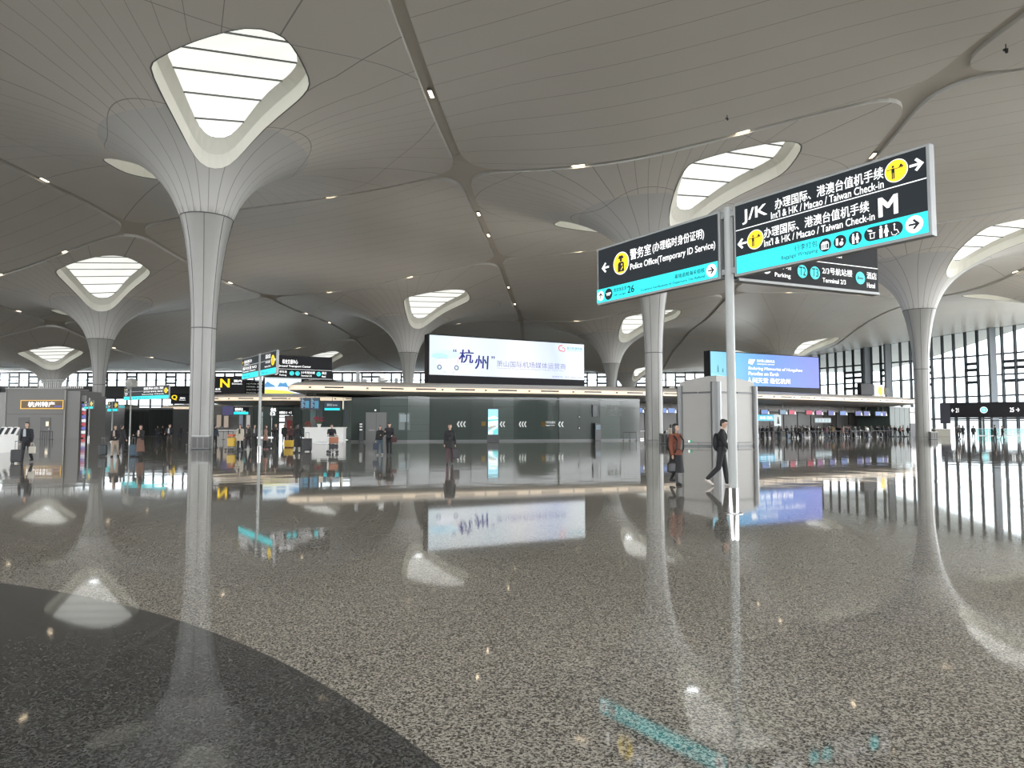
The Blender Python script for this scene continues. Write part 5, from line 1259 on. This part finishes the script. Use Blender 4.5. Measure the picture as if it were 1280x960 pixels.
# ------------------------------------------------------------------ people
pending = []
def rem(mb, name, m, parent, vox):
    o = mb.build(name, m, parent)
    md = o.modifiers.new('r', 'REMESH'); md.mode = 'VOXEL'; md.voxel_size = vox
    md2 = o.modifiers.new('s', 'SMOOTH'); md2.iterations = 3; md2.factor = .5
    pending.append(o); return o
def seg(mb, a, b, ra, rb, n=12):
    mb.tube([a, b], [ra, rb], n); mb.ball(a, ra, 10); mb.ball(b, rb, 10)
def person(label, x, y, h=1.70, rz=0.0, legs=((8, 4), (-8, 12)), arms=((8, 12), (-8, 14)), out=(9, 9), lean=0, head=(0, 0), female=False,
           top=(.02, .02, .025), topname='jacket', coat=0, bottom=(.015, .015, .02), skirt=0, shoes=(.02, .02, .02), hair=(.012, .01, .009), longhair=False,
           inner=None, vox=.022, sleeves=None, loose=1.0, group=None):
    """faces local -y; legs/arms: (forward swing, bend) in degrees for right(+x screen-left when facing us) and left"""
    k = h / 1.75; t = thing('person', label, 'person', (x, y, 0), rz, group); t.scale = (k, k, k)
    D = math.radians; sw = .86 if female else 1.0
    def dirv(a, o=0, sgn=1): return Vector((sgn * math.sin(D(o)), -math.sin(D(a)) * math.cos(D(o)), -math.cos(D(a)) * math.cos(D(o))))
    hz = .92
    J = []
    for sgn, (a, b) in zip((-1, 1), legs):
        hip = Vector((sgn * .09, 0, hz)); kn = hip + dirv(a, 1, sgn) * .43; an = kn + dirv(a - b, 0, sgn) * .41
        toe = dirv(90 if b < 25 else 90 - b * .9, 0); J.append((hip, kn, an, toe))
    low = min(j[2].z for j in J) - .075
    dz = Vector((0, 0, -low)); J = [(a + dz, b + dz, c + dz, d) for a, b, c, d in J]
    P = Vector((0, 0, hz)) + dz; up = Vector((0, -math.sin(D(lean)), math.cos(D(lean))))
    T = lambda x_, y_, z_: P + Vector((x_, 0, 0)) + up * z_ + Vector((0, y_, 0))
    # body: one continuous surface
    mb = MB()
    mb.ball(T(0, 0, .02), 1, 14, sc=(.155, .11, .12)); mb.ball(T(0, 0, .20), 1, 14, sc=(.13 * sw, .095, .15)); mb.ball(T(0, 0, .38), 1, 14, sc=(.165 * sw, .11, .17))
    seg(mb, T(-.15 * sw, 0, .49), T(.15 * sw, 0, .49), .055, .055); seg(mb, T(0, .01, .50), T(0, -.005, .62), .054, .05)
    hx, hy = D(head[0]), D(head[1])
    Hm = Matrix.Translation(T(0, -.015, .62)) @ Matrix.Rotation(hx, 4, 'Z') @ Matrix.Rotation(hy, 4, 'X')
    hp = lambda x_, y_, z_: Hm @ Vector((x_, y_, z_))
    hb = MB(); hb.ball((0, .005, .115), 1, 18, sc=(.074, .092, .105)); hb.ball((0, -.03, .055), 1, 14, sc=(.055, .055, .06)); hb.ball((0, -.05, .02), .026, 10)
    hb.ball((0, -.094, .085), 1, 8, sc=(.013, .018, .022)); hb.ball((0, -.085, .045), 1, 8, sc=(.024, .010, .008))
    for s in (-1, 1): hb.ball((s * .074, .01, .095), 1, 8, sc=(.012, .02, .03)); hb.ball((s * .03, -.085, .112), 1, 6, sc=(.014, .008, .007))
    k0 = len(mb.v); mb.v += [tuple(Hm @ Vector(v)) for v in hb.v]; mb.f += [tuple(i + k0 for i in f) for f in hb.f]; mb.m += hb.m
    A = []
    for sgn, (a, b), o_ in zip((-1, 1), arms, out):
        sh = T(sgn * .185 * sw, 0, .485); el = sh + dirv(a + lean * .3, o_, sgn) * .29; wr = el + dirv(a + b, o_ * (.3 if b < 60 else -1.2), sgn) * .25
        A.append((sh, el, wr)); seg(mb, sh, el, .048, .036); seg(mb, el, wr, .036, .024)
        d = (wr - el).normalized(); side = Vector((0, 1, 0)) if abs(d.y) < .8 else Vector((0, 0, 1)); side = (side - d * side.dot(d)).normalized(); nn = d.cross(side)
        seg(mb, wr, wr + d * .075, .024, .034)
        for q in range(4):
            f0 = wr + d * .085 + side * (.027 - .018 * q); l_ = (.058, .068, .062, .048)[q]; f1 = f0 + d * l_ * .55 + nn * (.006 * sgn); f2 = f1 + d * l_ * .4 - nn * (.014 * sgn)
            mb.tube([f0, f1, f2], [.010, .009, .007], 6)
        mb.tube([wr + d * .03 + side * .025, wr + d * .07 + side * .052, wr + d * .10 + side * .056], [.012, .010, .008], 6)
    for hip, kn, an, toe in J: seg(mb, hip, kn, .078, .052); seg(mb, kn, an, .050, .034)
    rem(mb, 'body', M_skin, t, min(vox, .016))
    eb = MB()
    for s in (-1, 1): eb.ball(hp(s * .030, -.089, .112), .0095, 6); eb.bar(hp(s * .045, -.086, .132), hp(s * .016, -.092, .134), .006)
    eb.build('eyes', M_hair, t)
    # hair
    hm = MB(); kk = len(hm.v); q = MB(); q.ball((0, .028, .145), 1, 16, sc=(.084, .090, .088)); q.ball((0, .05, .09), 1, 12, sc=(.078, .06, .08)); q.ball((0, -.05, .195), 1, 10, sc=(.062, .045, .03))
    if longhair:
        q.ball((0, .065, .0), 1, 12, sc=(.085, .045, .13)); q.ball((-.07, .02, .04), 1, 10, sc=(.022, .05, .11)); q.ball((.07, .02, .04), 1, 10, sc=(.022, .05, .11))
    hm.v = [tuple(Hm @ Vector(v)) for v in q.v]; hm.f = q.f; hm.m = q.m
    rem(hm, 'hair', mat('hair_tone', hair, .45), t, min(vox, .018))
    # upper garment
    g = .028 * loose; mb = MB()
    mb.ball(T(0, 0, .05), 1, 14, sc=(.158 + g, .115 + g, .13)); mb.ball(T(0, 0, .20), 1, 14, sc=(.14 * sw + g, .10 + g, .17)); mb.ball(T(0, 0, .37), 1, 14, sc=(.17 * sw + g, .115 + g, .17))
    seg(mb, T(-.15 * sw, 0, .485), T(.15 * sw, 0, .485), .06 + g * .4, .06 + g * .4); seg(mb, T(0, .01, .5), T(0, .005, .555), .068, .062)
    if coat: mb.tube([T(0, 0, .1), T(0, 0, -.05), T(0, .0, -coat)], [.17, .185, .21], 18)
    for sh, el, wr in A:
        seg(mb, sh, el, .058 + g * .5, .05 + g * .4); e2 = wr - (wr - el) * .03; seg(mb, el, e2, .05 + g * .4, .038 + g * .2)
    rem(mb, topname, mat(topname + '_cloth', top, .75, noise=.12, nscale=14), t, vox)
    if inner: MB().prism([(-.06, 0), (.06, 0), (.045, .3), (0, .335), (-.045, .3)], 0, .02, M=Matrix.Translation(T(0, -.165, .22)) @ Matrix.Rotation(PI / 2 - D(lean), 4, 'X')).build('shirt_front', mat('shirt', inner, .7), t)
    # lower garment
    if skirt:
        mb = MB(); c = (J[0][1] + J[1][1]) / 2; mb.tube([T(0, 0, .12), T(0, 0, -.02), Vector((0, (c.y) * .4, P.z - skirt))], [.135, .17, .23], 20); rem(mb, 'skirt', mat('skirt_cloth', bottom, .75, noise=.1), t, vox)
        mb = MB()
        for hip, kn, an, toe in J: seg(mb, kn, an, .055, .042)
        rem(mb, 'boots_upper', mat('boot_leather', shoes, .5), t, vox)
    else:
        mb = MB(); mb.ball(T(0, 0, .0), 1, 14, sc=(.165, .12, .12))
        for hip, kn, an, toe in J: seg(mb, hip, kn, .094, .072); seg(mb, kn, an, .070, .055)
        rem(mb, 'trousers', mat('trouser_cloth', bottom, .75, noise=.1), t, vox)
    for hip, kn, an, toe in J:
        mb = MB(); heel = an + Vector((0, .035, -.04)); ft = Vector((0, toe.y, toe.z)).normalized(); 
        seg(mb, heel, heel + ft * .10, .042, .042); seg(mb, heel + ft * .08, heel + ft * .20, .043, .030); mb.ball(an + Vector((0, 0, -.01)), .046, 10)
        rem(mb, 'shoe', mat('shoe_leather', shoes, .5), t, .014)
    t['_'] = 0; del t['_']
    J2 = [t.matrix_basis @ p for p in (A[0][2], A[1][2], T(0, .17, .3))]
    return t, [Matrix.LocRotScale(Vector((x, y, 0)), Matrix.Rotation(rz, 3, 'Z').to_quaternion(), Vector((k, k, k))) @ p for p in (A[0][2], A[1][2], T(0, .10, .28))], J
def Yat(py): return CH * 890 / (py - 533)
BLK = (.012, .012, .015)
# two walkers near the signpost
t, W, J = person('woman walking in a rust-brown jacket and long black skirt', fx(844, 19.1), 19.1, 1.64, rz=.45, legs=((16, 6), (-14, 22)), arms=((6, 14), (-22, 6)), head=(22, 0), female=True,
    top=(.16, .045, .022), bottom=(.010, .010, .012), skirt=.55, shoes=(.012, .012, .013), longhair=True, vox=.016, inner=None, coat=.04)
handbag('black handbag with a white tag held by the woman in the rust jacket', W[0].x - .03, W[0].y, W[0].z - .46, .20, .25, .12, M_caseB, .17, .4)
bp = thing('backpack', 'black backpack on the back of the woman in the rust jacket', 'bag', (W[2].x, W[2].y, W[2].z - .22), .45); MB().ball((0, .07, .2), 1, 16, sc=(.17, .11, .25)).build('pouch', mat('backpack_cloth', (.012, .012, .016), .7), bp); MB().ball((0, .17, .12), 1, 12, sc=(.12, .05, .12)).build('front_pocket', mat('backpack_pocket', (.02, .02, .024), .7), bp)
sm = MB()
for s in (-1, 1): sm.tube([(s * .09, -.03, .38), (s * .10, -.16, .42), (s * .105, -.285, .30), (s * .11, -.275, .10), (s * .12, -.2, -.02), (s * .12, -.02, .02)], .022, 8)
sm.build('strap', mat('strap_black', (.01, .01, .012), .6), bp)
t, W, J = person('man in black with pale shoes striding beside the signpost pole', fx(901, 18.7), 18.7, 1.74, rz=1.15, legs=((-9, 36), (9, 2)), arms=((18, 22), (-10, 14)), lean=3, head=(-10, 14),
    top=(.010, .010, .012), bottom=(.012, .012, .014), shoes=(.55, .50, .46), vox=.016, inner=(.03, .035, .05))
bp = thing('backpack', 'dark backpack on the striding man beside the signpost pole', 'bag', (W[2].x, W[2].y, W[2].z - .24), 1.15); MB().ball((0, .05, .2), 1, 16, sc=(.16, .09, .24)).build('pouch', mat('backpack_cloth_b', (.014, .015, .018), .7), bp)
MB().tube([(-.09, 0, .36), (-.1, -.12, .42)], .02, 8).tube([(.09, 0, .36), (.1, -.12, .42)], .02, 8).build('strap', M_belt, bp)
# woman with the black bag
t, W, J = person('woman walking towards us in a black coat, alone before the glass wall', fx(562.5, 29.4), 29.4, 1.66, rz=.05, legs=((10, 4), (-10, 16)), arms=((4, 8), (-4, 6)), out=(10, 12), female=True, head=(0, 0),
    top=(.012, .012, .014), coat=.22, bottom=(.085, .045, .055), shoes=BLK, vox=.02)
handbag('large black bag hanging from the hand of the woman in the black coat', W[1].x + .05, W[1].y, W[1].z - .58, .27, .38, .13, M_caseB, .2)
# couple
t, W, J = person('woman of the strolling couple, black jacket and blue jeans', fx(475.5, 38.6), 38.6, 1.60, rz=-.1, legs=((10, 4), (-8, 14)), arms=((6, 14), (20, 80)), female=True, top=(.016, .016, .018), bottom=(.055, .085, .11), shoes=(.5, .5, .48), longhair=True, head=(15, 0))
handbag('dark blue bag in the hand of the woman in blue jeans', W[0].x, W[0].y, W[0].z - .50, .30, .34, .12, mat('navy_bag', (.025, .035, .06), .6), .16)
t, W, J = person('man of the strolling couple, all in black with sunglasses', fx(487, 38.3), 38.3, 1.76, rz=.05, legs=((-8, 14), (9, 4)), arms=((24, 92), (14, 60)), top=BLK, bottom=BLK, shoes=BLK, loose=1.4)
MB().box(-.07, .07, -.115, -.095, 1.665, 1.70).build('sunglasses', M_black, t)
handbag('dark red-brown bag on the arm of the man with sunglasses', W[1].x + .12, W[1].y, W[1].z - .35, .28, .26, .12, mat('maroon_bag', (.05, .012, .014), .6), .14)
# far left man with the suitcase
t, W, J = person('man walking towards us in a dark jacket over a pale shirt, pulling a black suitcase', fx(35, 30.8), 30.8, 1.74, rz=.1, legs=((10, 4), (-12, 18)), arms=((-4, 10), (6, 14)), out=(12, 13), top=(.014, .016, .022), bottom=(.014, .014, .018), inner=(.42, .46, .50), shoes=BLK)
handbag('pale patterned shopping bag in the hand of the man at the far left', W[1].x + .04, W[1].y, W[1].z - .48, .26, .3, .12, mat('cream_bag', (.50, .47, .40), .6), .16)
# left group
person('woman in a short black jacket and beige trousers between the two left columns', fx(145.5, 36.6), 36.6, 1.62, rz=.1, legs=((8, 4), (-8, 14)), arms=((6, 16), (8, 70)), female=True, top=BLK, bottom=(.36, .29, .23), shoes=BLK, longhair=True, inner=(.40, .33, .28))
person('person in a black coat right behind the woman in beige trousers', fx(153.5, 40.5), 40.5, 1.64, rz=2.7, legs=((6, 4), (-6, 10)), top=(.016, .016, .018), coat=.3, bottom=(.03, .03, .035), shoes=BLK)
person('woman in a dark jacket and long patterned brown skirt with a blue suitcase', fx(177, 36.2), 36.2, 1.62, rz=-.15, legs=((5, 2), (-5, 8)), arms=((22, 80), (24, 85)), female=True, top=(.02, .018, .018), bottom=(.14, .075, .055), skirt=.62, shoes=BLK, longhair=True, hair=(.05, .015, .01), inner=(.55, .45, .42))
person('man in a black jacket over a light shirt, walking left of the nearest column', fx(213, 48), 48.0, 1.70, rz=.05, legs=((10, 4), (-8, 12)), arms=((20, 60), (10, 50)), top=(.014, .015, .018), bottom=(.05, .04, .03), inner=(.4, .4, .4), shoes=(.12, .08, .05))
person('man in a faded denim jacket seen from behind, just right of the nearest column', fx(269.5, 52), 52.0, 1.66, rz=2.9, top=(.055, .075, .095), bottom=(.02, .02, .024), shoes=BLK, legs=((4, 2), (-4, 6)))
person('woman in a cream cardigan over black, beside the yellow luggage trolley', fx(301, 46), 46.0, 1.68, rz=.1, female=True, top=(.45, .41, .33), bottom=BLK, inner=(.015, .015, .017), coat=.25, shoes=BLK, longhair=True, arms=((10, 40), (2, 8)))
person('woman in dark clothes just left of the middle signpost pole', fx(311, 48), 48.0, 1.66, rz=-.3, female=True, top=(.030, .028, .028), bottom=(.02, .02, .026), inner=(.25, .22, .21), shoes=(.3, .3, .3), longhair=True)
person('person half hidden behind the middle signpost pole, in a dark top with a pale bag', fx(319, 51), 51.0, 1.68, rz=.2, top=(.05, .05, .052), bottom=(.02, .02, .022), shoes=BLK, inner=(.35, .34, .33))
person('woman in a dusty pink coat right of the middle signpost pole', fx(332.8, 48.5), 48.5, 1.64, rz=1.7, female=True, top=(.25, .14, .11), coat=.28, bottom=(.02, .018, .018), shoes=(.28, .12, .12), hair=(.03, .012, .01), longhair=True, legs=((6, 2), (-6, 8)))
person('man in black with raised hands, standing beside the woman in the dusty pink coat', fx(345.3, 51), 51.0, 1.76, rz=.1, arms=((35, 95), (35, 95)), out=(2, 2), top=(.018, .018, .020), bottom=(.022, .022, .026), shoes=BLK)
person('person in a long black coat and pale trousers seen from behind, between two suitcases', fx(372.5, 41.8), 41.8, 1.68, rz=2.8, top=(.012, .012, .013), coat=.55, bottom=(.45, .45, .42), shoes=BLK, hair=(.03, .012, .012), longhair=True, legs=((6, 2), (-8, 12)), loose=1.2, arms=((24, 20), (-6, 8)))
person('person in dark red and black behind the information desk group', fx(364, 56), 56.0, 1.62, rz=.4, top=(.06, .022, .020), bottom=BLK, shoes=BLK)
person('man in a black jacket pushing the luggage trolley with the orange-brown case', fx(414.5, 42.6), 42.7, 1.68, rz=.3, arms=((40, 40), (40, 40)), lean=6, top=(.014, .014, .018), bottom=(.02, .02, .022), shoes=BLK)
person('person in a white jacket behind the woman in the rust jacket, by the desks', fx(838, 62), 62.0, 1.72, rz=2.6, top=(.60, .55, .47), bottom=(.03, .03, .035), shoes=BLK, longhair=True)
# small far people on the left and right
protos = []
for q, (a, l, kw) in enumerate((((8, 10), 0, dict(coat=.0)), ((20, 70), 1, dict(coat=.25)), ((4, 6), 0, dict(coat=.1)), ((30, 85), 1, dict(coat=.0)))):
    x, y = hall(1008 + q * 24, 3.0 + q * .4)
    t, W, J = person('', x, y, 1.62 + .05 * (q % 3), rz=2.6 + .4 * q, arms=(a, (6, 12)), longhair=bool(l), female=bool(l), vox=.035, top=[(.02, .02, .022), (.16, .07, .09), (.03, .035, .05), (.10, .06, .04)][q], bottom=[(.015, .015, .02), (.02, .025, .04), (.012, .012, .014), (.03, .04, .06)][q], shoes=BLK, **kw)
    protos.append(t)
# convert the remeshed garments and bodies to plain meshes
bpy.context.view_layer.update(); dg = bpy.context.evaluated_depsgraph_get()
new = []
for o in pending:
    me = bpy.data.meshes.new_from_object(o.evaluated_get(dg)); new.append(me)
for o, me in zip(pending, new):
    o.modifiers.clear(); ms = [s.material for s in o.material_slots]; o.data = me
    if not me.materials:
        for m_ in ms: me.materials.append(m_)
    me.polygons.foreach_set('use_smooth', [True] * len(me.polygons))
crowd_cols = [(.02, .02, .022), (.015, .016, .02), (.03, .03, .034), (.19, .07, .10), (.05, .045, .04), (.65, .65, .63), (.17, .12, .05), (.28, .15, .12), (.02, .03, .05), (.012, .012, .013)]
mats_c = [mat('crowd_jacket', c, .75) for c in crowd_cols]
standing = [(p_.location.x, p_.location.y) for p_ in protos]
def crowd(px, off, ci, q, rz, label, group, xy=None, h=1.0):
    x, y = xy or hall(px, off)
    for tries in range(60):      # nobody stands inside somebody else
        if all(math.hypot(x - a, y - b) > .62 for a, b in standing): break
        px2 = px + random.uniform(-5, 5) * (1 + tries / 30); x, y = (x + random.uniform(-.6, .6), y + random.uniform(-.6, .6)) if xy else hall(px2, off + random.uniform(-.6, .8))
    standing.append((x, y))
    t = copy_tree(protos[q]); t.location = (x, y, 0); t.rotation_euler.z = rz; t.scale = [v * h for v in t.scale]; t['label'] = label; t['category'] = 'person'
    if group: t['group'] = group
    elif 'group' in t.keys(): del t['group']
    for c in t.children:
        if c.name.startswith('jacket'):
            c.material_slots[0].link = 'OBJECT'; c.material_slots[0].material = mats_c[ci]
    return t
for q, p in enumerate(protos): p['label'] = ['person in dark clothes waiting in the check-in queue, seen from behind', 'woman in a plum coat waiting in the check-in queue', 'person in dark clothes waiting in the check-in queue, seen from behind', 'person in a brown jacket with raised hand in the check-in queue'][q]
for q in (0, 2): protos[q]['group'] = 'dark-clothed people in the check-in queue'
spec = [(953, 3.4, 1, 0), (959, 2.8, 0, 0), (973, 4.0, 2, 1), (994, 3.2, 0, 2), (999, 4.4, 1, 0), (1003, 3.0, 9, 2), (1014, 3.6, 0, 1), (1021, 2.6, 9, 0), (1028, 3.8, 1, 3), (1036, 3.0, 0, 2), (1049, 4.0, 9, 0), (1060, 3.5, 0, 2), (1064, 2.8, 2, 0), (1073, 3.2, 1, 3), (1088, 3.6, 9, 2), (1097, 3.0, 0, 0), (1103, 3.6, 1, 1), (1108, 2.8, 0, 2), (1113, 3.4, 9, 0), (1128, 2.5, 0, 2), (1134, 3.2, 1, 0)]
for k, (px, off, ci, q) in enumerate(spec):
    crowd(px, off, ci, q, 2.4 + .35 * (k % 5), 'person in dark clothes waiting in the check-in queue, seen from behind', 'dark-clothed people in the check-in queue')
for k in range(22):
    px = 950 + k * 8.2 + random.uniform(-2.5, 2.5)
    crowd(px, random.uniform(2.0, 5.2), random.choice((0, 1, 2, 9, 4)), k % 4 if k % 4 != 1 else 0, random.uniform(1.8, 4.4), 'person in dark clothes waiting in the check-in queue, seen from behind', 'dark-clothed people in the check-in queue', h=random.uniform(.92, 1.06))
crowd(1083, 2.0, 5, 0, 3.0, 'person in a white jacket standing out in the check-in queue', None)
crowd(1042.5, 3.0, 6, 2, 2.8, 'person in an ochre jacket in the middle of the check-in queue', None)
crowd(1055, 3.2, 7, 1, 2.9, 'left one of two people in dull pink jackets in the check-in queue', None)
crowd(1062, 3.6, 7, 2, 3.3, 'right one of two people in dull pink jackets in the check-in queue', None)
crowd(1124.5, 2.0, 7, 3, 1.8, 'person in a light pinkish jacket leaning near the green glass booth', None)
crowd(989, 7.3, 5, 1, .1, 'clerk in white behind the check-in desk below the red monitor', None)
crowd(1010, 7.3, 5, 0, .1, 'clerk in white behind the desks left of the middle of the queue', None)
for k, (px, ci, q, rz, lb) in enumerate(((1195, 1, 0, .3, 'leftmost dark figure in the small group before the gates'), (1200, 0, 1, 2.8, 'second dark figure from the left in the small group before the gates'), (1206, 9, 2, .5, 'dark figure in the middle of the small group before the gates'), (1215.5, 0, 0, 2.5, 'dark figure at the right of the small group before the gates'), (1242.5, 1, 2, 1.2, 'dark figure walking before the gates, left of a pair'), (1251.5, 9, 0, 1.3, 'dark figure walking before the gates, right of a pair'))):
    Y = 88 if k < 4 else 84
    crowd(px, 0, ci, q, rz, lb, None, xy=(fx(px, Y), Y))
for k, (px, Y, ci, q, rz, lb) in enumerate(((254, 74, 0, 0, .2, 'small dark figure just right of the nearest column shaft'), (238, 92, 9, 2, .4, 'small dark figure left of the nearest column, far away'), (226, 96, 1, 1, 2.5, 'small dark figure below the black Q sign, far away'), (198, 84, 0, 3, .2, 'small dark figure before the dark pavilion'), (204, 98, 9, 0, 1.2, 'faraway dark figure left of the Q sign'), (356, 66, 9, 2, .3, 'small dark figure in the pink lit doorway'), (388, 68, 3, 1, .2, 'clerk with reddish hair behind the information desk'))):
    crowd(px, 0, ci, q, rz, lb, None, xy=(fx(px, Y), Y))
